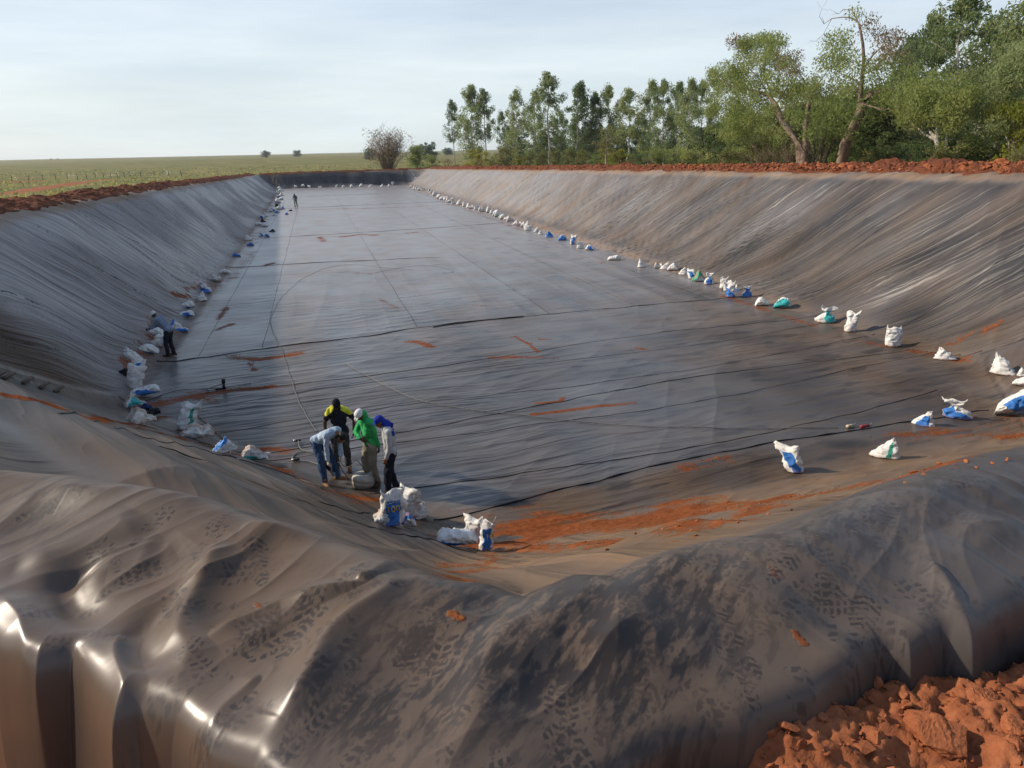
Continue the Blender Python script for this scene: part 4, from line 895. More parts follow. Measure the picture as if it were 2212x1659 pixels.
def person(px, py, face, spec, label, group=None, scale=1.):
    """local frame: x to the person's right, y forward, z up; feet at z = 0"""
    g = hit(px, py); g.z = zat(g.x, g.y)
    root = empty('person', g, math.atan2(-face[0], face[1])); root.scale = (scale,) * 3; tag(root, label, 'person', group)
    S = spec; V3 = Vector
    hip = V3(S['hip']); ch = V3(S['chest']); neck = V3(S['neck']); head = V3(S['head']); hf = V3(S.get('hdir', (0, 1, 0))).normalized()   # hf = face direction
    hup = (head - neck).normalized(); hr = hf.cross(hup).normalized(); hup = hr.cross(hf).normalized(); HM = Matrix((hr, hf, hup)).transposed()
    sw = V3(S.get('shoulder_axis', (1, 0, 0))).normalized(); hw = V3(S.get('hip_axis', (1, 0, 0))).normalized()
    shl = {s: ch + sw * (.175 * s) for s in (-1, 1)}; hp = {s: hip + hw * (.092 * s) for s in (-1, 1)}
    arm = {}; leg = {}
    for s, nm in ((-1, 'l'), (1, 'r')):
        e, w = ik(shl[s], S['hand_' + nm], .295, .262, S.get('elbow_' + nm, (s * .5, -1, -.2))); arm[s] = (e, w)
        an = V3(S['foot_' + nm]) + V3((0, 0, .085)); k, an = ik(hp[s], an, .435, .425, S.get('knee_' + nm, (s * .1, 1, 0))); leg[s] = (k, an)
    # body: one continuous skin
    B = Blob(); sp = (hip + ch) * .5
    B.cap(hip - hw * .07, .10, hip + hw * .07, .10); B.cap(hip, .115, sp, .11); B.cap(sp - sw * .05, .105, ch - sw * .08, .095); B.cap(sp + sw * .05, .105, ch + sw * .08, .095)
    B.cap(ch - sw * .15, .062, ch + sw * .15, .062); B.cap(ch, .075, neck, .056); B.cap(neck, .054, head - hup * .05, .055)
    B.ell(head + hup * .02 - hf * .012, (.074, .094, .098), HM); B.ell(head - hup * .055 + hf * .022, (.052, .066, .062), HM); B.ell(head - hup * .095 + hf * .058, (.026, .022, .02), HM)
    B.cap(head + hf * .084 + hup * .012, .010, head + hf * .104 - hup * .022, .014); B.cap(head + hf * .088 - hup * .055 - hr * .018, .009, head + hf * .088 - hup * .055 + hr * .018, .009)
    B.cap(head + hf * .082 + hup * .03 - hr * .045, .010, head + hf * .082 + hup * .03 + hr * .045, .010)
    for s in (-1, 1): B.ell(head + hr * (.076 * s) - hf * .005 - hup * .012, (.012, .022, .032), HM)
    for s, nm in ((-1, 'l'), (1, 'r')):
        e, w = arm[s]; B.cap(shl[s], .054, e, .041); B.cap(e, .041, w, .028)
        dv = V3(S.get('hdir_' + nm, tuple((w - e)))); hand(B, w, dv, S.get('palm_' + nm, (-s, .1, 0)), S.get('thumb_' + nm, (0, 1, 0)), S.get('curl', .55))
        k, an = leg[s]; B.cap(hp[s], .083, k, .055); B.cap(k, .055, an, .038); f = V3(S.get('toe_' + nm, (s * .15, 1, 0))).normalized(); B.cap(an - V3((0, 0, .045)), .036, an + f * .13 - V3((0, 0, .058)), .026)
    gl = S.get('glove'); mats = [S['skin']] + ([GLOVE] if gl else [])
    def mf(c):
        return 1 if gl and min((c - arm[s][1]).length for s in (-1, 1)) < .2 and min((c - arm[s][1]).dot(arm[s][1] - arm[s][0]) for s in (-1, 1)) > -.01 and c.z < ch.z - .2 else 0
    body = B.build('body', mats, root, .0085, 2, matfn=mf if gl else None)
    for s in (-1, 1):
        E = Blob(); E.ell(head + hf * .083 + hr * (.031 * s) + hup * .012, .0115); E.build('eye', EYE, body, .004, 0)
    # shirt
    T = Blob(); T.cap(hip - hw * .075 + V3((0, 0, .03)), .118, hip + hw * .075 + V3((0, 0, .03)), .118); T.cap(hip + V3((0, 0, .02)), .13, sp, .128); T.cap(sp - sw * .055, .118, ch - sw * .085, .108); T.cap(sp + sw * .055, .118, ch + sw * .085, .108)
    T.cap(ch - sw * .15, .076, ch + sw * .15, .076); T.cap(ch + (neck - ch) * .2, .085, ch + (neck - ch) * .75, .070)
    full = S.get('sleeve', 'long') == 'long'
    for s in (-1, 1):
        e, w = arm[s]; T.cap(shl[s], .070, shl[s] + (e - shl[s]) * (1 if full else .62), .056 if full else .068)
        if full: T.cap(e, .056, e + (w - e) * .93, .043)
    T.build('shirt' if S.get('top', 'shirt') == 'shirt' else S['top'], S['shirt'], root, .0115, 3, .017, 8., px * .01, S.get('shirtfn'))
    # trousers
    Q = Blob(); Q.cap(hip - hw * .075 - V3((0, 0, .0)), .112, hip + hw * .075, .112); Q.ell(hip + V3((0, 0, .05)), (.15, .115, .07))
    for s in (-1, 1):
        k, an = leg[s]; Q.cap(hp[s], .105, k, .078); Q.cap(k, .078, k + (an - k) * .95, .066)
    Q.build('trousers', S['pants'], root, .0115, 3, .018, 8., px * .02)
    for s, nm in ((-1, 'l'), (1, 'r')):
        k, an = leg[s]; f = V3(S.get('toe_' + nm, (s * .15, 1, 0))).normalized(); sd = Vector((f.y, -f.x, 0)); P = Blob(); z = an.z - .085
        o = an - V3((0, 0, .085)); P.cap(an + V3((0, 0, .05)), .054, an, .052); P.cap(o - f * .05 + V3((0, 0, .045)), .046, o + f * .05 + V3((0, 0, .05)), .05); P.cap(o + f * .05 + V3((0, 0, .045)), .048, o + f * .17 + V3((0, 0, .036)), .040)
        P.cap(o - f * .055 + V3((0, 0, .016)), .042, o + f * .175 + V3((0, 0, .016)), .046, .36, sd)
        P.build('boot', S['boot'], root, .009, 2, .004, 14, px)
    hc = S['cap']; cm = S['capmat']; C = Blob()
    if hc in ('cap', 'hooded', 'flap'):
        C.ell(head + hup * .05 - hf * .012, (.086, .106, .082), HM); C.ell(head + hup * .022 - hf * .012, (.087, .108, .05), HM)
        for a in (-.055, -.03, 0, .03, .055): C.cap(head + hup * .035 + hf * .075 + hr * a, .010, head + hup * .018 + hf * (.165 - abs(a) * .5) + hr * a, .007)
        cp = C.build('cap', cm, root, .0075, 2)
    if hc == 'hair':
        C.ell(head + hup * .035 - hf * .02, (.083, .100, .092), HM); C.ell(head - hup * .02 - hf * .05, (.077, .062, .075), HM); C.build('hair', cm, root, .008, 2, .006, 30)
    if hc == 'flap':
        N = Blob(); N.ell(head - hup * .02 - hf * .05, (.088, .075, .10), HM); bk = (ch - hip).normalized()
        N.cap(head - hup * .07 - hf * .07, .075, ch + (neck - ch) * .5 - hf * .075 * V3((1, 1, 0)).length, .07)
        for a in (-.10, -.04, .04, .10): N.cap(head - hup * .08 - hf * .05 + hr * a * .6, .05, ch + sw * a * 1.25 + V3((0, -.10, -.06)) + V3(S.get('flapoff', (0, 0, 0))), .045)
        N.build('neck_flap', cm, root, .0105, 3, .010, 9., 3)
    if hc == 'hooded':
        N = Blob(); N.ell(head - hup * .03 - hf * .055, (.094, .080, .115), HM); N.cap(head - hup * .08 - hf * .03, .085, neck - hf * .02, .082)
        for a in (-.08, .08): N.cap(neck + sw * a * .4 + V3((0, .02, -.03)), .06, ch + sw * a, .06)
        N.build('hood', S['shirt'], root, .0105, 3, .010, 9., 3)
    return root
RT = Vector((math.cos(YAW), -math.sin(YAW), 0)); AW = Vector((math.sin(YAW), math.cos(YAW), 0))     # photo right, away
def fdir(r, a): v = RT * r + AW * a; return (v.x, v.y)
def loc_of(face, v):                                       # (photo right, away, up) offset -> person's local frame
    f = Vector((face[0], face[1], 0)).normalized(); rt = Vector((f.y, -f.x, 0)); w = RT * v[0] + AW * v[1]
    return (w.dot(rt), w.dot(f), v[2])
BLK = cloth_mat('black_shirt', (.016, .017, .026)); YEL = cloth_mat('yellow_shoulder', (.62, .60, .05)); JEAN = cloth_mat('blue_jeans', (.035, .065, .14)); DJEAN = cloth_mat('dusty_dark_jeans', (.06, .055, .05), .5)
LBLUE = cloth_mat('pale_blue_shirt', (.36, .45, .55)); GRN = cloth_mat('green_hoodie', (.035, .34, .10)); KHK = cloth_mat('khaki_trousers', (.24, .22, .16)); GRY = cloth_mat('grey_shirt', (.38, .40, .40)); NAVY = cloth_mat('black_navy_trousers', (.012, .014, .024))
SLATE = cloth_mat('slate_blue_shirt', (.17, .22, .29)); BCAP = cloth_mat('blue_cap', (.018, .035, .27)); WCAP = cloth_mat('white_cap', (.70, .70, .68)); KCAP = cloth_mat('black_cap', (.010, .010, .011))
GW = 'workers welding the liner near the sacks'
# bending man with the welding tool: faces right and a little towards the viewer
f = fdir(.86, -.5)
def lo(*v): return loc_of(f, v)
person(712, 1046, f, dict(skin=SKIN, hip=lo(-.16, .12, .93), chest=lo(.17, -.04, 1.16), neck=lo(.26, -.07, 1.17), head=lo(.36, -.12, 1.07), hdir=lo(.45, -.28, -.85), shoulder_axis=lo(-.5, -.86, 0), hip_axis=lo(-.5, -.86, 0),
    hand_l=lo(.30, -.06, .60), hand_r=lo(.06, -.20, .52), elbow_l=lo(.6, .5, .1), elbow_r=lo(-.8, -.5, .1), foot_l=lo(.16, .14, 0), foot_r=lo(-.05, -.14, 0), toe_l=lo(1, -.2, 0), toe_r=lo(.5, -.85, 0), palm_l=lo(-.6, -.4, 0), palm_r=lo(.6, .4, 0), curl=1.0, glove=True,
    shirt=LBLUE, pants=JEAN, boot=BOOTT, cap='hair', capmat=HAIR), 'man in pale blue shirt and jeans bending over to weld the liner', GW)
# man in black shirt with yellow shoulders, faces the viewer
f = fdir(.12, -1)
bmat = [BLK, YEL]
def yel(c): return 1 if (c.z > 1.31 and abs(c.x) > .075 and c.z > 1.47 - (abs(c.x) - .05) * .95 + .03 * c.y) and c.z > 1.27 else 0
person(742, 1017, f, dict(skin=SKIND, hip=(0, 0, .93), chest=(0, .03, 1.40), neck=(0, .06, 1.47), head=(.0, .15, 1.585), hdir=(.0, .62, -.78), hand_l=(-.30, .02, .90), hand_r=(.30, .06, .88), elbow_l=(-1, -.8, 0), elbow_r=(1, -.8, 0), foot_l=(-.12, -.05, 0), foot_r=(.13, .05, 0), toe_l=(-.25, 1, 0), toe_r=(.3, 1, 0), palm_l=(1, 0, 0), palm_r=(-1, 0, 0), curl=.7,
    shirt=bmat, shirtfn=yel, sleeve='short', pants=DJEAN, boot=BOOTT, cap='cap', capmat=KCAP), 'man in black T-shirt with yellow shoulders and black cap looking down, arms hanging', GW)
# man in green hooded top, faces left and down
f = fdir(-.75, -.62)
def lo(*v): return loc_of(f, v)
person(805, 1046, f, dict(skin=SKIND, hip=(0, -.02, .93), chest=(0, .03, 1.40), neck=(0, .07, 1.46), head=(0, .16, 1.575), hdir=(0, .68, -.72), hand_l=lo(.20, -.06, .84), hand_r=lo(-.14, -.20, 1.10), elbow_l=lo(.9, .4, 0), elbow_r=lo(-.7, .1, -.8), foot_l=lo(.13, -.06, 0), foot_r=lo(-.08, .08, 0), toe_l=lo(-.1, -1, 0), toe_r=lo(-.55, -.85, 0), palm_l=lo(-1, 0, 0), palm_r=lo(.3, .7, -.3), hdir_r=lo(.85, -.25, -.45), thumb_r=(0, 0, 1), curl=.8,
    shirt=GRN, pants=KHK, boot=BOOTD, cap='hooded', capmat=WCAP, top='hoodie'), 'man in bright green hooded top, white cap and khaki trousers looking down at the tool', GW)
# man in grey shirt with blue cap and neck flap, faces left
f = fdir(-.93, -.25)
def lo(*v): return loc_of(f, v)
person(846, 1068, f, dict(skin=SKIN, hip=(0, -.05, .93), chest=(0, .0, 1.40), neck=(0, .05, 1.47), head=(0, .135, 1.585), hdir=(0, .85, -.52), hand_l=lo(-.02, -.20, .86), hand_r=lo(.02, .22, .90), elbow_l=lo(.8, -.5, 0), elbow_r=lo(.8, .5, 0), foot_l=lo(-.04, -.12, 0), foot_r=lo(.08, .14, 0), toe_l=lo(-1, -.25, 0), toe_r=lo(-.9, .1, 0), palm_l=lo(0, 1, 0), palm_r=lo(0, -1, 0), thumb_l=lo(-1, 0, 0), curl=.6,
    shirt=GRY, pants=NAVY, boot=BOOTD, cap='flap', capmat=BCAP), 'man in grey long-sleeved shirt and blue cap with cloth neck flap, facing left', GW)
# man bending at the left row of sacks
f = fdir(-.95, .1)
def lo(*v): return loc_of(f, v)
person(369, 770, f, dict(skin=SKIND, hip=(0, -.06, .93), chest=(0, .22, 1.33), neck=(0, .29, 1.39), head=(0, .38, 1.47), hdir=(0, .75, -.66), hand_l=(-.12, .60, .98), hand_r=(.12, .58, .98), elbow_l=(-.5, -.3, -1), elbow_r=(.5, -.3, -1), foot_l=(-.10, .02, 0), foot_r=(.11, -.08, 0), toe_l=(-.1, 1, 0), toe_r=(.1, 1, 0), palm_l=(1, 0, 0), palm_r=(-1, 0, 0), curl=.8,
    shirt=SLATE, pants=NAVY, boot=BOOTD, cap='cap', capmat=WCAP), 'man in slate blue shirt and white cap stooping beside the left row of sacks')
f = fdir(-.1, -1)
person(640, 447, f, dict(skin=SKIND, hip=(0, 0, .93), chest=(0, .12, 1.37), neck=(0, .18, 1.43), head=(0, .26, 1.53), hdir=(0, .7, -.7), hand_l=(-.16, .34, .98), hand_r=(.18, .30, .92), elbow_l=(-.8, -.5, -.4), elbow_r=(.8, -.5, -.4), foot_l=(-.14, 0, 0), foot_r=(.14, 0, 0), palm_l=(1, 0, 0), palm_r=(-1, 0, 0),
    shirt=cloth_mat('drab_shirt', (.11, .12, .12)), pants=cloth_mat('drab_trousers', (.09, .11, .09)), boot=BOOTD, cap='cap', capmat=KCAP), 'distant man in drab clothes standing alone on the far floor of the pit')

# ------------------------------------------------------------------ tools and cords
def tube(name, pts, r, mat, parent=None, n=8, ns=6, loc=None):
    P = [Vector(p) for p in pts]; Q = []
    for i in range(len(P) - 1):
        p0, p1, p2, p3 = P[max(i - 1, 0)], P[i], P[i + 1], P[min(i + 2, len(P) - 1)]
        for k in range(n):
            t = k / n; Q.append(.5 * ((2 * p1) + (p2 - p0) * t + (2 * p0 - 5 * p1 + 4 * p2 - p3) * t * t + (3 * p1 - p0 - 3 * p2 + p3) * t ** 3))
    Q.append(P[-1]); V = []; F = []; o = loc or Vector()
    for i, q in enumerate(Q):
        d = (Q[min(i + 1, len(Q) - 1)] - Q[max(i - 1, 0)]).normalized(); x = d.orthogonal() if abs(d.z) > .95 else d.cross(Vector((0, 0, 1))).normalized(); y = d.cross(x); rr = r[0] + (r[1] - r[0]) * i / (len(Q) - 1) if isinstance(r, tuple) else r
        for k in range(ns): a = 2 * math.pi * k / ns; V.append(q - o + (x.normalized() * math.cos(a) + y.normalized() * math.sin(a)) * rr)
    for i in range(len(Q) - 1):
        for k in range(ns): F.append((i * ns + k, i * ns + (k + 1) % ns, (i + 1) * ns + (k + 1) % ns, (i + 1) * ns + k))
    F.append(tuple(reversed(range(ns)))); F.append(tuple((len(Q) - 1) * ns + k for k in range(ns)))
    return pmesh(name, V, F, mat, parent)
M_GCORD = simple('grey_cord', (.16, .155, .14), .6, .3); M_BCORD = simple('black_cord', (.012, .012, .012), .5, .4); M_MET = simple('steel', (.45, .45, .44), .35, .5, metallic=.9); M_BPL = simple('black_plastic', (.012, .012, .013), .45, .4); M_RPL = simple('red_plug', (.25, .03, .03), .5, .4); M_WOOD = simple('grey_wood', (.13, .095, .07), .85, .2, .4, 30, .4); M_TANCORD = simple('tan_cord', (.25, .16, .10), .7)
def cord(name, px, r, mat, label, cat='cord'):
    pts = []
    for (ax, ay), (bx, by) in zip(px[:-1], px[1:]):
        A = hit(ax, ay); Bq = hit(bx, by); n = max(1, int((A - Bq).length / .35))
        for i in range(n):
            q = A.lerp(Bq, i / n); pts.append(q)
    pts.append(hit(*px[-1])); k = len(pts)
    xs = np.array([p.x for p in pts]); ys = np.array([p.y for p in pts])
    xs = np.convolve(np.pad(xs, 2, 'edge'), np.ones(5) / 5, 'valid'); ys = np.convolve(np.pad(ys, 2, 'edge'), np.ones(5) / 5, 'valid')
    s = np.arange(k); xs += .03 * perlin(s * .35, s * 0 + 3, 501); ys += .05 * perlin(s * .35, s * 0 + 9, 502); zs = surface(xs, ys) + r + .012
    o = tube(name, [(a, b, c) for a, b, c in zip(xs, ys, zs)], r, mat, None, 3)
    return tag(o, label, cat)
cord('extension_cord', [(738, 782), (790, 812), (850, 845), (905, 868), (960, 880), (1040, 888), (1110, 897), (1190, 905), (1300, 918), (1420, 925), (1560, 927), (1700, 928), (1830, 925)], .009, M_GCORD, 'long grey extension cord snaking across the near floor to the plugs on the right')
cord('extension_cord', [(582, 688), (590, 720), (610, 760), (628, 820), (650, 880), (680, 932), (690, 940)], .011, M_GCORD, 'thin grey cord running from the far floor down to the bending welder')
cord('extension_cord', [(583, 705), (586, 685), (605, 645), (650, 605), (700, 580), (760, 571), (830, 580), (900, 585)], .005, M_BCORD, 'black cord laid in a wide arc over the grey mid floor')
cord('extension_cord', [(805, 592), (880, 576), (935, 574), (990, 590), (950, 592)], .005, M_BCORD, 'short looped black cord end on the mid floor right of the wide arc')
cord('extension_cord', [(500, 988), (520, 1000), (560, 1008), (600, 1018), (660, 1038), (700, 1062)], .011, M_BCORD, 'black cord running along the toe from the white sacks to the welding tool')
cord('extension_cord', [(402, 870), (430, 905), (470, 935), (490, 960), (500, 985)], .012, M_TANCORD, 'brownish cord lying from the left corner past the green-striped sack')
cord('extension_cord', [(255, 850), (262, 872), (300, 880), (330, 862), (345, 850), (400, 838), (470, 845), (560, 825)], .010, M_BCORD, 'tangled black cord loops among the sacks at the left corner')
# cord with plug beside the welder: one cable with two plug ends
g = hit(650, 990)
ec = tag(empty('plug_cable', g), 'short grey cable with two metal plugs curling beside the bending welder', 'cable')
tube('cable', [p - g for p in [hit(645, 958) + Vector((0, 0, .06)), hit(647, 968) + Vector((0, 0, .03)), hit(655, 975) + Vector((0, 0, .02)), hit(668, 978) + Vector((0, 0, .02)), hit(700, 980) + Vector((0, 0, .05))]], .012, M_GCORD, ec)
tube('cable', [p - g for p in [hit(690, 1006) + Vector((0, 0, .02)), hit(668, 1000) + Vector((0, 0, .02)), hit(640, 998) + Vector((0, 0, .02)), hit(632, 990) + Vector((0, 0, .02)), hit(640, 982) + Vector((0, 0, .02)), hit(660, 978) + Vector((0, 0, .02))]], .012, M_GCORD, ec)
for a, b in ((644, 957), (641, 998)):
    q = hit(a, b) - g; tube('plug', [q + Vector((-.06, 0, .05)), q + Vector((.01, 0, .05)), q + Vector((.07, .01, .05))], (.032, .024), M_BPL, ec, 2, 10); tube('plug_ring', [q + Vector((-.10, 0, .05)), q + Vector((-.06, 0, .05))], .030, M_MET, ec, 2, 10)
for a, b, m, nm, lab in ((1836, 925, simple('cream_plug', (.5, .42, .25), .5), 'cord_plug', 'small cream cord plug lying on the right near floor'), (1868, 925, M_RPL, 'cord_socket', 'dark red cord socket with metal end lying next to the cream plug')):
    q = hit(a, b); e = tag(empty(nm, q), lab, 'plug')
    L = .09 if m != M_RPL else .13
    tube('casing', [(-L, .0, .045), (0, .01, .05), (L, .02, .05)], (.042, .036), m, e, 2, 10); tube('connector', [(L, .02, .05), (L + .07, .03, .06)], (.032, .026), M_MET, e, 2, 10); tube('clamp', [(L + .05, .03, .06), (L + .13, .08, .07)], .018, M_MET, e, 2, 8)
# hand welder held by the bending man: body, grip, nozzle, hose
q = at(712, 1048, .0); f2 = Vector(fdir(.2, -1) + (0,)); top = at(705, 998, .62)
e = tag(empty('hand_welder', q), 'dark hand-held extrusion welder pressed on the liner by the bending man', 'tool'); o = q
dn = q + Vector((0, 0, .05)) + RT * .17
tube('motor_body', [top + RT * -.05 - o, top + (dn - top) * .35 - o], (.058, .05), M_BPL, e, 4, 12); tube('barrel', [top + (dn - top) * .3 - o, top + (dn - top) * .8 - o], (.040, .026), M_MET, e, 4, 10)
tube('nozzle', [top + (dn - top) * .78 - o, dn - o], (.024, .014), M_BPL, e, 3, 8); tube('grip', [top + (dn - top) * .15 - o, top + (dn - top) * .15 + RT * .20 + Vector((0, 0, .06)) - o], .022, M_BPL, e, 3, 8); tube('feed_rod', [top - o, top + RT * .22 + Vector((0, 0, .05)) - o, top + RT * .33 + Vector((0, 0, -.22)) - o, top + RT * .5 + Vector((0, 0, -.5)) - o], .008, M_BCORD, e)
# wrapped coil of welding rod
q = hit(787, 1050); q.z = zat(q.x, q.y)
e = tag(empty('welding_rod_coil', q), 'big round coil wrapped in dirty plastic at the feet of the green-clad man', 'coil'); e.scale = (1.2, 1.2, 1.15)
M_WRAP = sack_mat('dirty_plastic_wrap', 'plain')
V = []; F = []; na = 40; prof_ = [(.02, .0), (.17, .0), (.195, .03), (.20, .10), (.197, .18), (.18, .215), (.12, .228), (.075, .222), (.04, .218), (.01, .217)]
rg = random.Random(4)
for r_, z_ in prof_:
    for k in range(na):
        a = 2 * math.pi * k / na; w = 1 + .06 * mnoise.noise(Vector((math.cos(a) * 2.2, math.sin(a) * 2.2, z_ * 12))) + .02 * math.sin(a * 13 + z_ * 20); V.append((r_ * w * math.cos(a), r_ * w * math.sin(a), z_ + .012 * mnoise.noise(Vector((math.cos(a) * 5, math.sin(a) * 5, r_ * 20)))))
for i in range(len(prof_) - 1):
    for k in range(na): F.append((i * na + k, i * na + (k + 1) % na, (i + 1) * na + (k + 1) % na, (i + 1) * na + k))
F.append(tuple(range((len(prof_) - 1) * na, len(prof_) * na)))
pmesh('wrapping', V, F, simple('dusty_wrap', (.40, .36, .30), .5, .4, .35, 7, .5, 25), e)
for zz in (.06, .14): tube('tape', [(.203 * math.cos(t), .203 * math.sin(t), zz + .02 * math.sin(2 * t)) for t in np.linspace(0, 2 * math.pi, 25)], .006, M_GCORD, e, 2)
tube('rod_end', [(.08, 0, .2), (.0, .12, .32), (-.1, .2, .42), (-.25, .2, .3), (-.4, .1, .5)], .006, M_BCORD, e)
# black test gauge standing on the floor at the left
q = hit(478, 842)
e = tag(empty('pressure_gauge', q), 'small black pump gauge with a cable loop standing on the left near floor', 'gauge')
tube('base', [(-.16, 0, .03), (.14, .02, .03)], .035, M_BPL, e, 2, 8); tube('stem', [(.08, .0, .02), (.09, .0, .2)], (.05, .035), M_BPL, e, 2, 10); tube('head', [(.09, 0, .2), (.1, 0, .33)], (.05, .055), M_BPL, e, 2, 10); tube('handle', [(.03, 0, .24), (.16, 0, .26)], .015, M_MET, e, 2)
tube('cable_loop', [(-.14, 0, .03), (-.32, -.05, .02), (-.42, .1, .02), (-.25, .3, .02), (-.02, .25, .1), (.06, .05, .22)], .010, M_BCORD, e, 6)
# rope ladder with wooden rungs on the left slope
rp = [(-40, 800), (0, 812), (22, 820), (62, 830), (98, 840), (128, 848)]
ws = [hit(a, b) for a, b in rp]
e = tag(empty('rope_ladder', ws[2]), 'rope ladder with short wooden rungs lying on the left slope', 'ladder'); o = ws[2]
for dy in (-.22, .22): tube('rope', [p - o + Vector((.02, dy, .08)) for p in ws[:-1]] + [ws[-1] - o + Vector((.1, dy * .6, .08))], .007, M_GCORD, e, 5)
for a, b in [(1, 817), (22, 820), (62, 830), (98, 840), (128, 848)]:
    p = hit(a, b) - o; tube('rung', [p + Vector((0, -.30, .12)), p + Vector((0, .30, .06))], .042, M_WOOD, e, 2, 8)
# ------------------------------------------------------------------ trees and bushes
def leaf_mat(name, cols, trans=.6):
    cols = [tuple(x * 1.3 for x in c) for c in cols]
    M = Mat(name); oi = M.n('ObjectInfo').outputs['Random']; P = M.pos()
    n = M.noise(P, .9, 3, .6); n2 = M.noise(P, 14, 2)
    f = M.math('ADD', M.math('MULTIPLY', n, .5), M.math('ADD', M.math('MULTIPLY', n2, .4), M.math('MULTIPLY', M.math('SUBTRACT', oi, .5), .25)))
    col = M.ramp(f, [(.28, cols[0]), (.45, cols[1]), (.62, cols[2])])
    M.bs(Base_Color=col, Roughness=.55, Specular_IOR_Level=.25)
    tr = M.n('BsdfTranslucent', {'Color': col}); mx = M.n('MixShader', {'Fac': trans})
    M.t.links.new(M.b.outputs[0], mx.inputs[1]); M.t.links.new(tr.outputs[0], mx.inputs[2]); M.t.links.new(mx.outputs[0], M.t.nodes['Material Output'].inputs[0]); return M.m
LEU = leaf_mat('eucalyptus_leaves', [(.075, .11, .045), (.15, .19, .075), (.25, .28, .12)]); LLEG = leaf_mat('fine_green_leaves', [(.085, .115, .032), (.16, .20, .055), (.28, .30, .10)])
LBUSH = leaf_mat('shrub_leaves', [(.07, .085, .025), (.14, .15, .045), (.25, .22, .08)]); LYEL = leaf_mat('yellow_green_leaves', [(.10, .12, .018), (.20, .21, .03), (.32, .29, .05)]); LDARK = leaf_mat('dark_leaves', [(.045, .078, .03), (.085, .125, .045), (.14, .18, .065)])
LDRY = leaf_mat('dry_pods', [(.10, .07, .04), (.17, .125, .07), (.24, .19, .11)]); LFAR = leaf_mat('far_leaves_hazed', [(.07, .11, .085), (.10, .14, .10), (.13, .17, .12)])  # far leaves paled and blued, aerial haze put into the colour
def bark(name, c1, c2): return simple(name, tuple((a + b) / 2 for a, b in zip(c1, c2)), .9, .15, .45, 3, .6, 14)
BPALE = bark('pale_bark', (.42, .39, .34), (.22, .19, .16)); BBROWN = bark('brown_bark', (.13, .095, .07), (.22, .16, .12)); BDRY = bark('dry_twig', (.13, .09, .06), (.21, .15, .10)); BDARK = bark('dark_bark', (.035, .026, .02), (.07, .05, .04))
NR = np.random.default_rng(11)
def leaves(name, C, rad, n, ln, wd, mat, parent, droop=.4, squash=1., rng=None):
    """n leaf-shaped faces round every clump centre"""
    rng = rng or NR; C = np.asarray(C, float); k = len(C); rad = np.broadcast_to(np.asarray(rad, float), (k,))
    cc = np.repeat(C, n, 0); rr = np.repeat(rad, n)[:, None]
    d = rng.normal(size=(k * n, 3)); d /= np.linalg.norm(d, axis=1)[:, None] + 1e-9
    p = cc + d * rr * rng.random((k * n, 1)) ** .45 * np.array([1, 1, squash])
    a = rng.normal(size=(k * n, 3)); a[:, 2] -= droop * 2; a /= np.linalg.norm(a, axis=1)[:, None] + 1e-9
    b = np.cross(a, rng.normal(size=(k * n, 3))); b /= np.linalg.norm(b, axis=1)[:, None] + 1e-9
    L = ln * rng.uniform(.6, 1.3, (k * n, 1)); W = wd * rng.uniform(.6, 1.3, (k * n, 1))
    V = np.stack([p - a * L / 2, p + b * W / 2 - a * L * .05, p + a * L / 2, p - b * W / 2 - a * L * .05], 1).reshape(-1, 3)
    F = np.arange(k * n * 4).reshape(-1, 4)
    return npmesh(name, V, F, mat, parent, False)
class Limbs:
    def __init__(s): s.V = []; s.F = []
    def add(s, P, r0, r1, ns=6):
        P = [Vector(p) for p in P]; b = len(s.V)
        for i, q in enumerate(P):
            d = (P[min(i + 1, len(P) - 1)] - P[max(i - 1, 0)]).normalized(); x = d.orthogonal().normalized(); y = d.cross(x); r = r0 + (r1 - r0) * i / (len(P) - 1)
            for k in range(ns): a = 2 * math.pi * k / ns; s.V.append(q + (x * math.cos(a) + y * math.sin(a)) * r)
        for i in range(len(P) - 1):
            for k in range(ns): s.F.append((b + i * ns + k, b + i * ns + (k + 1) % ns, b + (i + 1) * ns + (k + 1) % ns, b + (i + 1) * ns + k))
        s.F.append(tuple(b + (len(P) - 1) * ns + k for k in range(ns)))
    def build(s, name, mat, parent): return pmesh(name, s.V, s.F, mat, parent)
def wob(a, b, n, amp, rg):
    a = Vector(a); b = Vector(b); L = (b - a).length
    return [a.lerp(b, i / n) + (Vector((rg.gauss(0, 1), rg.gauss(0, 1), rg.gauss(0, .5))) * amp * L if 0 < i < n else Vector()) for i in range(n + 1)]
def dup(root, loc, rz, sc, label=None, group=None):
    r = root.copy(); COL.objects.link(r); r.location = loc; r.rotation_euler = (0, 0, rz); r.scale = sc
    if label: r['label'] = label
    if group: r['group'] = group
    for ch in list(root.children):
        c = ch.copy(); COL.objects.link(c); c.parent = r
    return r
HIDE = Vector((0, 0, 0))
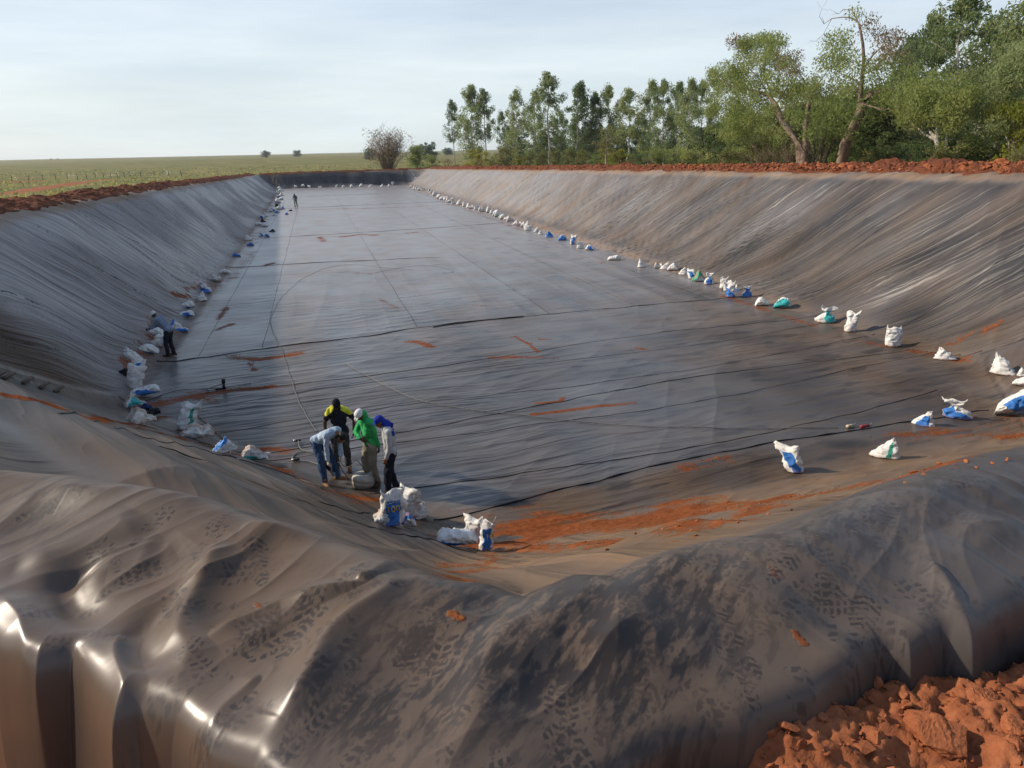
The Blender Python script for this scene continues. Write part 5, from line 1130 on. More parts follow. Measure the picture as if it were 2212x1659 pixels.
def eucalyptus(seed, H=14., spread=1.6, bare=.35, dens=70, clump=.75, nb=26):
    rg = random.Random(seed); rn = np.random.default_rng(seed); root = empty('eucalyptus_tree'); T = Limbs()
    tr = wob((0, 0, -.4), (rg.uniform(-.5, .5), rg.uniform(-.5, .5), H * .97), 8, .012, rg); T.add(tr, .018 * H * .6, .02, 7); C = []; R = []
    for i in range(nb):
        t = bare + (1 - bare) * (i + rg.random() * .6) / nb; z = t * H; p = Vector(tr[0]).lerp(tr[-1], t) if False else tr[min(7, int(t * 8))].lerp(tr[min(8, int(t * 8) + 1)], t * 8 - int(t * 8))
        prof_ = (math.sin(min(1, (t - bare) / (1 - bare) * .92 + .16) * math.pi)) ** .7; L = spread * prof_ * rg.uniform(.55, 1.25) + .25; a = rg.uniform(0, 6.283)
        e = p + Vector((math.cos(a) * L, math.sin(a) * L, L * rg.uniform(.35, 1.0))); T.add(wob(p, e, 3, .06, rg), .035 * (1.3 - t) + .008, .008, 4)
        for q, s in ((1., 1.), (.62, .75)):
            if q < 1 and rg.random() < .35: continue
            c = p.lerp(e, q) + Vector((rg.gauss(0, .2), rg.gauss(0, .2), rg.gauss(0, .2))); C.append(c); R.append(clump * s * rg.uniform(.6, 1.25) * (1.1 - .35 * t))
    C.append(tr[-1] - Vector((0, 0, .2))); R.append(clump * .6)
    T.build('trunk', BPALE, root); leaves('crown', [tuple(c) for c in C], R, dens, .36, .13, LEU, root, .55, 1.15, rn); return root
def broadleaf(seed, H=9., spread=3.2, bare=.25, dens=80, clump=.9, nb=30, mat=None, bk=None, name='broadleaf_tree', stems=1, ln=.22, wd=.10, low=0.):
    rg = random.Random(seed); rn = np.random.default_rng(seed); root = empty(name); T = Limbs(); C = []; R = []
    for sidx in range(stems):
        a0 = rg.uniform(0, 6.28); so_ = spread * .35 if stems > 1 else .3
        tp = Vector((math.cos(a0) * so_, math.sin(a0) * so_, H * .8)); tr = wob((rg.uniform(-.15, .15) * stems, rg.uniform(-.15, .15) * stems, -.3), tp, 6, .03, rg); T.add(tr, .016 * H / stems ** .4 + .02, .02, 6)
        for i in range(nb // stems):
            t = bare + (1 - bare) * rg.random(); k = min(5, int(t * 6)); p = tr[k].lerp(tr[k + 1], t * 6 - k)
            a = rg.uniform(0, 6.283); el = rg.uniform(-.1, 1.1); L = spread * rg.uniform(.35, 1.) * (1.05 - .45 * abs(t - .55)); e = p + Vector((math.cos(a) * math.cos(el) * L, math.sin(a) * math.cos(el) * L, math.sin(el) * L * .75)); e.z = min(e.z, H)
            T.add(wob(p, e, 4, .07, rg), .03, .008, 4)
            for q in (1., .7, .45):
                if rg.random() < .25: continue
                C.append(tuple(p.lerp(e, q) + Vector((rg.gauss(0, .25), rg.gauss(0, .25), rg.gauss(0, .25))))); R.append(clump * rg.uniform(.55, 1.2))
    if low:
        for i in range(int(nb * low)): a = rg.uniform(0, 6.28); r_ = spread * rg.uniform(.2, 1.); C.append((math.cos(a) * r_, math.sin(a) * r_, rg.uniform(.2, H * .35))); R.append(clump * rg.uniform(.6, 1.1))
    T.build('trunk' if stems == 1 else 'stems', bk or BBROWN, root); leaves('crown', C, R, dens, ln, wd, mat or LLEG, root, .25, .85, rn); return root
def spot(px, py, X):                                         # ground point below/at a photo sight line on the plane x = X
    p = at_x(px, py, X); return Vector((X, p.y, float(gz(np.array([X]), np.array([p.y]))[0]) - .05))
def top_h(px, py, X, base): return max(.6, at_x(px, py, X).z - base.z)
def place(proto, H0, px, ytop, X, label, group, used, wide=1., rz=None, base=357):
    b = spot(px, base, X); h = top_h(px, ytop, X, b); s = h / H0
    sc = (s * wide, s * wide, s); rz = random.uniform(0, 6.28) if rz is None else rz
    if not used:
        used.append(1); proto.location = b; proto.rotation_euler = (0, 0, rz); proto.scale = sc; tag(proto, label, None, group); return proto
    return dup(proto, b, rz, sc, label, group)
EU = [(eucalyptus(s, 14, sp, ba, de, cl, nb), []) for s, sp, ba, de, cl, nb in ((21, 1.7, .10, 90, .95, 56), (22, 1.6, .34, 80, .85, 32), (23, 2.3, .10, 90, 1.0, 54), (24, 1.9, .20, 80, .9, 42), (25, 2.5, .18, 85, .95, 52))]
for p, _ in EU: p['category'] = 'tree'
GE = 'eucalyptus row behind the right bank'
for px, yt, X, k, wide, lab in [
    (984, 212, 43, 1, .9, 'short slim eucalyptus at the left end of the eucalyptus row'), (1021, 180, 41, 0, 1.15, 'dense leafy eucalyptus with foliage down to the ground, second in the row'), (1054, 188, 44, 1, 1., 'slim sparse eucalyptus with bare pale trunk, third from the left row end'),
    (1084, 240, 46, 3, .9, 'low eucalyptus in the gap between slim taller ones'), (1120, 192, 44, 3, .95, 'open eucalyptus with separate leaf tufts, left of the dense double-topped one'), (1154, 194, 42, 2, .9, 'dense round-topped eucalyptus left of the tallest tree of the left group'),
    (1192, 153, 41, 1, 1.2, 'tallest eucalyptus of the left group, long bare dark trunk and small top'), (1212, 250, 47, 3, 1., 'dark low eucalyptus behind the foot of the tallest one in the left group'), (1245, 178, 41, 0, 1.1, 'broad yellowish-green eucalyptus right of the tallest one'), (1286, 199, 44, 0, .9, 'dark narrow eucalyptus behind the small white-stemmed tree'),
    (1312, 185, 46, 3, 1.05, 'dark eucalyptus with a leaning pointed top right of the narrow dark one'), (1362, 189, 43, 1, 1.25, 'thin eucalyptus with wide open crown and sky showing through beside the gap'), (1399, 173, 46, 2, .95, 'tall dense eucalyptus right of the thin open-crowned one'), (1432, 172, 44, 4, .85, 'round-headed eucalyptus in the middle of the row'),
    (1458, 178, 48, 0, 1., 'eucalyptus with flat top between two round-headed ones'), (1482, 170, 45, 2, .9, 'eucalyptus touching the left side of the leaning tree'), (1512, 174, 50, 4, .9, 'eucalyptus partly hidden behind the leaning tree crown')]:
    place(EU[k][0], 14, px, yt, X, lab, GE, EU[k][1], wide)
GF = 'tall eucalyptus on the right edge of the wood'
for px, yt, X, k, wide, lab in [(2036, -14, 38, 4, 1.15, 'tallest eucalyptus of the right wood, forked white trunk and airy spreading top'), (1985, 40, 44, 4, 1., 'eucalyptus behind the airy-topped tallest one, on its left'), (2092, 50, 44, 4, 1., 'eucalyptus with loose tufts between the two tallest on the right'), (2135, 60, 46, 4, 1.1, 'dense eucalyptus filling the gap near the right edge'),
    (2196, -25, 37, 4, 1.1, 'tall eucalyptus with double white trunk cut by the right edge of the view'), (2250, 20, 42, 2, 1.2, 'eucalyptus just past the right edge of the view'), (1950, 80, 50, 4, 1.1, 'dark eucalyptus behind the dead-limbed tree')]:
    place(EU[k][0], 14, px, yt, X, lab, GF, EU[k][1], wide)
# dense wood behind and undergrowth
WD = [(broadleaf(s, 8, sp, ba, de, cl, nb, m, b, 'woodland_tree', 1, .30, .14, .5), []) for s, sp, ba, de, cl, nb, m, b in ((31, 3.0, .15, 70, 1.0, 40, LLEG, BBROWN), (32, 2.6, .2, 70, .95, 36, LDARK, BDARK), (33, 3.2, .1, 65, 1.0, 42, LBUSH, BBROWN))]
for p, _ in WD: p['category'] = 'tree'
rg = random.Random(17)
for i in range(28):
    px = 1520 + i * 27 + rg.uniform(-8, 8); yt = rg.uniform(165, 255) if px > 1660 else rg.uniform(215, 270)
    k = rg.choice((0, 0, 0, 2)); place(WD[k][0], 8, px, yt, rg.uniform(44, 58), 'leafy green tree inside the dense wood behind the leaning trees', 'trees inside the dense right wood', WD[k][1], rg.uniform(.85, 1.15))
for i in range(13):
    px = 1120 + i * 33 + rg.uniform(-8, 8); place(WD[1][0], 8, px, rg.uniform(255, 300), rg.uniform(47, 56), 'dark low tree standing behind the eucalyptus row', 'dark low trees behind the eucalyptus row', WD[1][1], 1.1)
SH = [(broadleaf(s, 3, sp, .05, de, .42, 34, m, b, 'shrub', 5, .15, .075, .8), []) for s, sp, de, m, b in ((41, 1.5, 60, LBUSH, BDRY), (42, 1.7, 65, LLEG, BBROWN), (43, 1.4, 55, LYEL, BDRY), (44, 1.6, 60, LDARK, BDARK))]
for p, _ in SH: p['category'] = 'shrub'
SL = {0: 'olive brown shrub in the undergrowth behind the right bank', 1: 'fresh green shrub in the undergrowth behind the right bank', 2: 'yellow-green shrub in the undergrowth behind the right bank', 3: 'dark green shrub in the undergrowth behind the right bank'}
for i in range(44):
    px = 1035 + i * 27.5 + rg.uniform(-7, 7)
    if 1690 < px < 1865: continue
    k = 2 if px < 1140 and i % 2 else rg.choice((0, 0, 1, 3, 1) if px > 1480 else (0, 0, 0, 1, 2, 3))
    yt = rg.uniform(312, 335) if px < 1500 else rg.uniform(285, 328) if px < 1900 else rg.uniform(280, 325); place(SH[k][0], 3, px, yt, rg.uniform(29.5, 35), SL[k], 'shrubs behind the right bank', SH[k][1], rg.uniform(.9, 1.3))
place(SH[2][0], 3, 2200, 235, 33, 'bright yellow-green shrub tall under the double-trunked tree at the right edge', None, SH[2][1], .8)
# bare branching sticks in the undergrowth
def barebush(seed, H, n, spread, name, mat, lean=0, curve=.0, r=.02):
    rg = random.Random(seed); root = empty(name); T = Limbs()
    for i in range(n):
        a = rg.uniform(0, 6.28); s = rg.random() ** .6 * spread; h = H * rg.uniform(.55, 1.) * (1 - .35 * (s / spread) ** 2); b = Vector((math.cos(a) * s * .18, math.sin(a) * s * .18, -.2)); e = Vector((math.cos(a) * s, math.sin(a) * s, h)); m_ = b.lerp(e, .5) + Vector((-math.cos(a) * s * .12, -math.sin(a) * s * .12, h * .06))
        T.add([b, b.lerp(m_, .5), m_, m_.lerp(e, .55) + Vector((rg.gauss(0, .03), rg.gauss(0, .03), 0)) * H, e], r, r * .25, 4)
        for k in range(4):
            t = rg.uniform(.4, .95); p = m_.lerp(e, (t - .4) / .6); q = p + Vector((rg.gauss(0, .10), rg.gauss(0, .10), rg.uniform(.04, .16))) * H; T.add([p, p.lerp(q, .5), q], r * .45, r * .15, 3)
    T.build('twigs', mat, root); return root
bb = barebush(51, 6, 150, 3.1, 'bamboo_clump', BDRY, r=.035); p0 = Vector((14.5, 178, float(gz(np.array([14.5]), np.array([178.]))[0]))); r_ = ray(838, 360); t_ = 172 / r_.y; p0 = CAM + r_ * t_; p0.z = float(gz(np.array([p0.x]), np.array([p0.y]))[0]); bb.location = p0
sc_ = 1.3 * (CAM + ray(838, 294) * (172 / ray(838, 294).y)).z - p0.z; bb.scale = (sc_ / 6.2,) * 3; tag(bb, 'big dry vase-shaped clump of bare canes beyond the far right corner', 'shrub')
LD = [(rg.gauss(0, 1.2), rg.gauss(0, 1.2), rg.uniform(1.2, 5.0)) for i in range(70)]; leaves('dry_leaves', LD, .8, 30, .3, .08, LDRY, bb, .2)
def by_dist(proto, H0, px, ytop, ybase, Y, wide, label, group=None, used=None):
    r1 = ray(px, ybase); p = CAM + r1 * (Y / r1.y); p.z = float(gz(np.array([p.x]), np.array([p.y]))[0]) - .1; r2 = ray(px, ytop); h = (CAM + r2 * (Y / r2.y)).z - p.z; s = max(.3, h) / H0
    o = dup(proto, p, random.uniform(0, 6), (s * wide, s * wide, s), label, group); return o
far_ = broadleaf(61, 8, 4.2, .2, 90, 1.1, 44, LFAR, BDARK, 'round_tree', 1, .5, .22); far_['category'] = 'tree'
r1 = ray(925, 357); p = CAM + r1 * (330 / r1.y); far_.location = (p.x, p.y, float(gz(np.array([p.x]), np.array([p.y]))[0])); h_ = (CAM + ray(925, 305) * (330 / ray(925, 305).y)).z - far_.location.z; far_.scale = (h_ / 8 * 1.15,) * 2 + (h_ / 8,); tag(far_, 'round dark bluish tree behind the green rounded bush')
rb = by_dist(WD[0][0], 8, 900, 307, 358, 182, 1.0, 'rounded fresh green tree right of the dry cane clump'); by_dist(SH[1][0], 3, 936, 332, 359, 176, 1., 'small green shrub right of the rounded green tree')
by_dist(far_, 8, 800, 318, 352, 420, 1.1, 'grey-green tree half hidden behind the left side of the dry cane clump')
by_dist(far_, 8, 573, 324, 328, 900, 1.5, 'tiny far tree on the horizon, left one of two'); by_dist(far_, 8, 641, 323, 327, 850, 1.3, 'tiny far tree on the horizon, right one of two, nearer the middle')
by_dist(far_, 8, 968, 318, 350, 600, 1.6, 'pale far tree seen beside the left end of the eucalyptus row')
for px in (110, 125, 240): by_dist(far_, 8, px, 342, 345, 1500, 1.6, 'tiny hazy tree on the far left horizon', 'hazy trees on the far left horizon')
for px, yt in ((960, 345), (985, 340), (1070, 336), (1092, 338)): pass
bs_ = barebush(52, 3, 26, 2.0, 'bare_shrub', BDRY, r=.03); bs_['category'] = 'shrub'; ub = []
for px, yt, lab in ((966, 333, 'leafless grey shrub at the foot of the first eucalyptus'), (1040, 335, 'leafless shrub between the first eucalyptus and the yellow shrubs'), (1410, 320, 'leafless brown shrub in the middle of the undergrowth'), (1640, 300, 'leafless brown shrub left of the leaning tree'), (1700, 290, 'leafless shrub beside the leaning tree trunk')): place(bs_, 3, px, yt, 30.5, lab, None, ub, .9)
# small deciduous tree with a white stem
wt_ = broadleaf(71, 6, 2.4, .42, 40, .55, 26, LBUSH, BPALE, 'small_tree', 1, .18, .08); wt_['category'] = 'tree'; place(wt_, 6, 1308, 264, 31.5, 'small tree with thin white stem and thin brownish crown in front of the eucalyptus row', None, [], 1.)
# trees drawn limb by limb from the photo outline, standing at their own distance
def shaped_tree(name, X, trunkpx, limbs, clumps, bk, mats, label, depth=1.6, seed=1, dens=85, ln=.20, wd=.075):
    rg = random.Random(seed); rn = np.random.default_rng(seed); b0 = trunkpx[0][0][0]; base = spot(b0[0], b0[1], X); root = tag(empty(name, base), label, 'tree'); T = Limbs(); S = []
    side = {}
    def P(q, dx=0.): v = at_x(q[0], q[1], X + dx); return v - base
    for pts, r0, r1 in trunkpx:
        pp = [P(q) for q in pts]
        if pts[0][1] > 335: pp[0].z = -.4
        T.add(pp, r0, r1, 8)
    for pts, r0, r1 in limbs:
        n = len(pts); dx = rg.uniform(-depth, depth); T.add([P(q, dx * i / max(1, n - 1)) for i, q in enumerate(pts)], r0, r1, 5)
        for k in range(3):
            q = pts[-1]; a = P(q, dx); e = a + Vector((rg.gauss(0, .35), rg.gauss(0, .35), rg.uniform(-.1, .5))); T.add([a, a.lerp(e, .5) + Vector((rg.gauss(0, .06),) * 3), e], r1 * .8, .006, 3)
    T.build('trunk', bk, root); m0 = [[] for _ in mats]
    for cx, cy, rx, ry, n, mi in clumps:
        for i in range(n):
            a = rg.uniform(0, 6.28); s = rg.random() ** .5; q = (cx + math.cos(a) * rx * s, cy + math.sin(a) * ry * s); v = P(q, rg.uniform(-depth, depth)); m0[mi].append(tuple(v))
    for mi, (C, mt) in enumerate(zip(m0, mats)):
        if C: leaves('crown', C, .62, int(dens * 1.6), ln * .95, wd * .9, mt, root, .45, .9, rn)
    return root
shaped_tree('leaning_tree', 33, [([(1736, 345), (1728, 318), (1708, 285), (1690, 262), (1676, 228), (1660, 205), (1625, 195)], .33, .10), ([(1736, 345), (1742, 310), (1741, 270), (1746, 232), (1752, 205)], .30, .11)],
    [([(1660, 205), (1640, 170), (1620, 150), (1605, 120)], .07, .02), ([(1670, 215), (1650, 160), (1655, 125), (1672, 92)], .07, .02), ([(1625, 195), (1580, 185), (1545, 165)], .06, .015), ([(1640, 198), (1600, 215), (1560, 245)], .05, .015), ([(1676, 228), (1700, 190), (1708, 150), (1715, 120)], .05, .012), ([(1752, 205), (1735, 170), (1712, 140)], .06, .012), ([(1752, 205), (1775, 170), (1790, 150)], .05, .012), ([(1690, 262), (1680, 290), (1684, 320)], .03, .01), ([(1715, 205), (1680, 197), (1650, 190)], .05, .02)],
    [(1630, 120, 45, 38, 34, 0), (1672, 95, 26, 22, 13, 0), (1570, 170, 48, 30, 30, 0), (1620, 185, 60, 45, 40, 0), (1570, 225, 45, 38, 26, 0), (1625, 250, 50, 45, 34, 0), (1690, 170, 40, 50, 26, 0), (1560, 270, 40, 40, 22, 0), (1650, 300, 40, 30, 18, 0), (1600, 280, 30, 25, 12, 0), (1745, 190, 40, 28, 18, 0), (1595, 95, 18, 12, 5, 1), (1705, 130, 18, 25, 5, 1)],
    BBROWN, [LLEG, LDRY], 'tree leaning far to the left over a forked brown trunk, with drooping green leaves', 1.7, 5)
shaped_tree('dead_limbed_tree', 33, [([(1815, 346), (1826, 312), (1842, 280), (1855, 250), (1864, 225), (1876, 207), (1886, 200)], .36, .17), ([(1855, 250), (1858, 215), (1862, 170), (1866, 130), (1864, 95), (1858, 62), (1854, 48)], .15, .05)],
    [([(1854, 48), (1838, 38), (1820, 37), (1797, 40), (1780, 52)], .05, .015), ([(1854, 48), (1840, 22), (1822, 20), (1812, 30)], .04, .012), ([(1886, 200), (1905, 196), (1925, 190), (1945, 200)], .10, .03), ([(1864, 225), (1890, 232), (1905, 238)], .05, .03), ([(1866, 150), (1885, 120), (1905, 100), (1935, 98)], .06, .015), ([(1866, 160), (1892, 150), (1915, 120)], .05, .012), ([(1862, 180), (1830, 165), (1800, 150)], .05, .012), ([(1862, 190), (1825, 195), (1790, 190)], .05, .012), ([(1797, 40), (1778, 75), (1760, 90)], .015, .006), ([(1780, 52), (1770, 35), (1775, 20)], .015, .006), ([(1858, 62), (1875, 40), (1895, 42)], .02, .008), ([(1860, 215), (1845, 190), (1840, 160)], .04, .012)],
    [(1818, 95, 35, 25, 14, 0), (1800, 130, 38, 35, 24, 0), (1835, 160, 50, 45, 30, 0), (1800, 200, 45, 40, 24, 0), (1925, 105, 35, 40, 20, 2), (1930, 165, 55, 45, 34, 0), (1900, 215, 50, 30, 20, 0), (1960, 220, 40, 40, 22, 0), (1845, 30, 8, 8, 3, 0), (1885, 60, 20, 20, 5, 2)],
    BBROWN, [LLEG, LYEL, LDRY], 'crooked tree leaning right with bare dead limbs standing above its thin crown', 1.7, 9, 34)
shaped_tree('white_trunked_tree', 32, [([(2028, 340), (2027, 318), (2024, 300), (2028, 270), (2030, 230)], .17, .10), ([(2024, 302), (2010, 284), (1996, 262), (1985, 240)], .10, .04), ([(2024, 304), (1998, 290), (1975, 270), (1956, 252)], .08, .03)],
    [([(1956, 252), (1940, 235), (1930, 215)], .03, .01), ([(1985, 240), (1978, 215), (1990, 190)], .04, .01), ([(2030, 230), (2045, 200), (2060, 180)], .06, .015)],
    [(1990, 215, 50, 40, 30, 0), (2050, 205, 55, 45, 34, 0), (2010, 260, 60, 30, 20, 0)], BPALE, [LLEG], 'tree with three forked white stems low in the right wood', 1.5, 13)
shaped_tree('white_trunked_tree', 33, [([(2190, 342), (2192, 310), (2198, 270), (2202, 225)], .12, .06), ([(2204, 342), (2212, 310), (2222, 270), (2232, 230)], .12, .06), ([(2190, 340), (2180, 310), (2168, 285)], .06, .02)],
    [([(2202, 225), (2195, 195), (2180, 170)], .05, .012)], [(2165, 185, 40, 40, 24, 0), (2205, 150, 40, 50, 26, 0), (2140, 240, 40, 35, 18, 0), (2190, 255, 40, 30, 14, 1)], BPALE, [LEU, LYEL], 'pair of slender white stems leaning apart at the right edge', 1.5, 15)
ms = barebush(53, 4, 16, 1.5, 'many_stemmed_shrub', BDARK, r=.05); b = spot(1772, 350, 30.5); ms.location = b; tag(ms, 'dark many-stemmed shrub fanning out between the two leaning trees', 'shrub')
rn = np.random.default_rng(77); leaves('crown', [(rg.gauss(0, 1.3), rg.gauss(0, 1.3), rg.uniform(2.4, 4.2)) for i in range(40)], .5, 60, .2, .08, LLEG, ms, .3, .8, rn)

# ------------------------------------------------------------------ fence, grass, clods
FP = [(26, 392), (63, 391), (93, 389), (121, 388), (146, 387), (168, 388), (188, 387), (207, 385), (224, 386), (240, 384), (254, 384), (269, 384), (281, 381), (293, 382), (305, 382), (334, 381), (365, 380), (392, 380)]
pp = [on_ground(a, b) for a, b in FP]
fr = tag(empty('wire_fence', pp[0]), 'low wire fence on grey wooden posts running across the pasture on the left', 'fence'); M_POST = simple('weathered_post', (.15, .12, .10), .9, .1, .3, 8)
for i, q in enumerate(pp):
    tube('post', [q - pp[0] + Vector((0, 0, -.3)), q - pp[0] + Vector((random.uniform(-.05, .05), 0, 1.25))], (.085, .075), M_POST, fr, 2, 6)
for hgt in (.45, .8, 1.12): tube('wire', [q - pp[0] + Vector((0, 0, hgt)) for q in pp], .012, M_MET, fr, 2, 4)
def grass():
    rn = np.random.default_rng(5); n = 20000
    a = rn.uniform(-52, 8, n); r = 26 * np.exp(rn.random(n) * 2.6); A = np.radians(a) + YAW; x = r * np.sin(A); y = r * np.cos(A)
    dd, _, _, _ = polydist(x, y, ROAD); k = ((x < -13.5) | (y > 168)) & (dd > 2.0) & (perlin(x * .12, y * .12, 601) > -.25); x, y, r = x[k], y[k], r[k]; n = len(x); z = gz(x, y)
    h = rn.uniform(.08, .24, n) * (1 + r / 300); w = .05 + r * .0011; th = rn.uniform(0, 6.28, n); lx, ly = rn.normal(0, .12, n), rn.normal(0, .12, n)
    V = np.stack([np.stack([x - np.cos(th) * w, y - np.sin(th) * w, z - .03], 1), np.stack([x + np.cos(th) * w, y + np.sin(th) * w, z - .03], 1), np.stack([x + lx, y + ly, z + h], 1)], 1).reshape(-1, 3)
    M = Mat('grass_blades'); P = M.pos(); nn = M.noise(P, .12, 5, .7)
    M.bs(Base_Color=M.ramp(nn, [(.3, (.12, .14, .045)), (.5, (.20, .20, .07)), (.7, (.34, .28, .13))]), Roughness=.9, Specular_IOR_Level=.1)
    tr = M.n('BsdfTranslucent', {'Color': (.34, .32, .12, 1)}); mx = M.n('MixShader', {'Fac': .5}); M.t.links.new(M.b.outputs[0], mx.inputs[1]); M.t.links.new(tr.outputs[0], mx.inputs[2]); M.t.links.new(mx.outputs[0], M.t.nodes['Material Output'].inputs[0])
    tag(npmesh('grass', V, np.arange(n * 3).reshape(-1, 3), M.m, None, False), kind='stuff')
grass()
def clod_mesh(seed, r, sub=3, rough=.35):
    rg = random.Random(seed); sc = (rg.uniform(.85, 1.3), rg.uniform(.7, 1.1), rg.uniform(.55, .85)); o = Vector((seed * 3.7, seed * 1.3, 2)); bm = bmesh.new()
    for i in range(26 if sub > 1 else 11):
        v = Vector((rg.gauss(0, 1), rg.gauss(0, 1), rg.gauss(0, 1))).normalized() * rg.uniform(.82, 1.05); bm.verts.new((v.x * sc[0], v.y * sc[1], v.z * sc[2]))
    bmesh.ops.convex_hull(bm, input=bm.verts[:])
    if sub > 1:
        bmesh.ops.subdivide_edges(bm, edges=bm.edges[:], cuts=2, use_grid_fill=True); bmesh.ops.subdivide_edges(bm, edges=bm.edges[:], cuts=2, use_grid_fill=True)
        for v in bm.verts:
            p = v.co; v.co = p + p.normalized() * rough * (.16 * mnoise.noise(p * 2.2 + o) + .14 * abs(mnoise.noise(p * 5 + o)) + .07 * mnoise.noise(p * 13 + o))
    for v in bm.verts: v.co *= r
    me = bpy.data.meshes.new('clod'); bm.to_mesh(me); bm.free(); me.materials.append(M_CLOD); return me
# heap of red soil at the photographer's feet and its clods
HC = [tuple(at(a, b, 5.0)[:2]) for a, b in [(1240, 1800), (1430, 1665), (1600, 1570), (1700, 1530), (1819, 1490), (1910, 1480), (2038, 1484), (2150, 1530), (2260, 1500)]] + [(4.2, 2.2), (7.2, 2.9)]
def heap_z(x, y):
    dd, sd, arc, L = polydist(x, y, HC)
    poly = HC + [(7.2, -3), (-.3, -3), (HC[0][0], -.5)]
    ins = np.zeros(np.shape(x), bool)
    for (ax, ay), (bx, by) in zip(poly, poly[1:] + poly[:1]):
        if ay == by: continue
        c = (ay > y) != (by > y); ins ^= c & (x < (bx - ax) * (y - ay) / (by - ay) + ax)
    s = np.where(ins, dd, -dd)
    return 5.11 + sstep(.0, -.6, s) * -1.2 + .07 * fbm(x * 2.2, y * 2.2, 701, 3) + .05 * np.abs(perlin(x * 5, y * 5, 703)) + .022 * fbm(x * 14, y * 14, 705, 4, .6) - .15 * sstep(.3, 1.4, s)
def build_heap():
    xs = np.linspace(.2, 7.1, 560); ys = np.linspace(-1.2, 2.6, 380); X, Y = np.meshgrid(xs, ys); x = X.ravel(); y = Y.ravel(); z = heap_z(x, y); I = np.arange(x.size).reshape(len(ys), len(xs))
    F = np.stack([I[:-1, :-1].ravel(), I[:-1, 1:].ravel(), I[1:, 1:].ravel(), I[1:, :-1].ravel()], 1); F = F[(z[F].max(1) > 3.9)]
    tag(npmesh('dirt_mound', np.stack([x, y, z], 1), F, M_CLOD, None, True), kind='structure')
build_heap()
for i, (px, py, wpx, lab) in enumerate([(1985, 1590, 75, 'rough upright clod of red soil, the tallest one, near the black liner edge'), (1945, 1590, 30, 'small squared clod leaning against the tallest clod'), (1818, 1550, 34, 'oval clod lying alone on the left part of the soil heap'), (2110, 1570, 105, 'long slab of red soil right of the tallest clod'), (2175, 1640, 90, 'big slab of red soil at the right edge, partly sunlit'),
        (2010, 1640, 150, 'broad rounded lump of soil at the bottom edge below the tallest clod'), (1880, 1655, 70, 'rounded clod at the bottom edge of the picture left of the broad lump'), (2200, 1545, 60, 'clod tucked under the liner fold at the right edge'), (2170, 1680, 60, 'pale clod in the bottom right corner')]):
    c = at(px, py, 5.02); r = metres(wpx, c) * .42; me = clod_mesh(i + 3, r, 4, .55); o = bpy.data.objects.new('dirt_clod', me); link(o); zz = float(heap_z(np.array([c.x]), np.array([c.y]))[0]); o.location = (c.x, c.y, zz - r * .12); o.rotation_euler = (0, 0, i * 1.3); tag(o, lab, 'clod', 'clods on the soil heap')
# small crumbs: uncountable
def crumbs(name, pts, label=None):
    Vs = []; Fs = []; rg = random.Random(9); base = clod_mesh(40, 1., 1, .5); bv = [v.co.copy() for v in base.vertices]; bf = [tuple(p.vertices) for p in base.polygons]
    for x, y, z, r in pts:
        b = len(Vs); M = Matrix.Rotation(rg.uniform(0, 6), 3, 'Z') @ Matrix.Rotation(rg.uniform(0, 6), 3, 'X')
        Vs += [M @ v * r + Vector((x, y, z)) for v in bv]; Fs += [tuple(b + i for i in f) for f in bf]
    return tag(pmesh(name, Vs, Fs, M_CLOD, None, False), kind='stuff')
pts = []
hx = np.array([rg.uniform(.6, 3.6) for i in range(3000)]); hy = np.array([rg.uniform(.9, 2.4) for i in range(3000)]); hz = heap_z(hx, hy)
for x, y, z in zip(hx, hy, hz):
    if z > 4.7: pts.append((x, y, z + .003, min(.04, .0055 / (.06 + rg.random()) ** .7)))
crumbs('soil_crumbs', pts)
pts = []
xs_ = np.array([rg.gauss(26.0, .7) for i in range(2600)]); ys_ = np.array([18 * math.exp(rg.random() * 2.0) for i in range(2600)]); zz_ = gz(xs_, ys_)
for x, y, z in zip(xs_, ys_, zz_):
  if x > 25.15: pts.append((x, y, z + .12 + .62 * max(0, 1 - abs((x - 26.3) / 1.45) ** 1.7) * .75 + max(0, 5.9 - .0176 * y + .115 - z) - .15, rg.uniform(.04, .14) * (1.6 if rg.random() < .15 else 1)))
crumbs('bank_rubble', pts)
pts = []
for P_, w_, s_ in MUD[:14]:
    for i in range(int(60 * s_)):
        q = P_[rg.randrange(len(P_))]; c = hit(*q) if q[1] < 1190 else at(q[0], q[1], 0.); x = c.x + rg.gauss(0, w_ * .8); y = c.y + rg.gauss(0, w_ * .5); pts.append((x, y, zat(x, y) + .006, rg.uniform(.008, .02)))
crumbs('spilled_soil', pts)
# ------------------------------------------------------------------ sky, sun, render
SUN_AZ = math.radians(-66); SUN_EL = math.radians(30)           # azimuth from +Y, negative = to the left
W = bpy.data.worlds.new('World'); SC.world = W; W.use_nodes = True
wt = W.node_tree; bg = wt.nodes['Background']
sky = wt.nodes.new('ShaderNodeTexSky'); sky.sky_type = 'NISHITA'; sky.sun_disc = False
sky.sun_elevation = SUN_EL; sky.sun_rotation = SUN_AZ; sky.altitude = 400; sky.air_density = 1.0; sky.dust_density = 2.2; sky.ozone_density = 1.2
tc = wt.nodes.new('ShaderNodeTexCoord'); mp = wt.nodes.new('ShaderNodeMapping'); mp.inputs['Scale'].default_value = (1.2, 1.2, 7); mp.inputs['Rotation'].default_value = (.05, .03, .4)
nz = wt.nodes.new('ShaderNodeTexNoise'); nz.inputs['Scale'].default_value = 2.2; nz.inputs['Detail'].default_value = 6; nz.inputs['Roughness'].default_value = .55
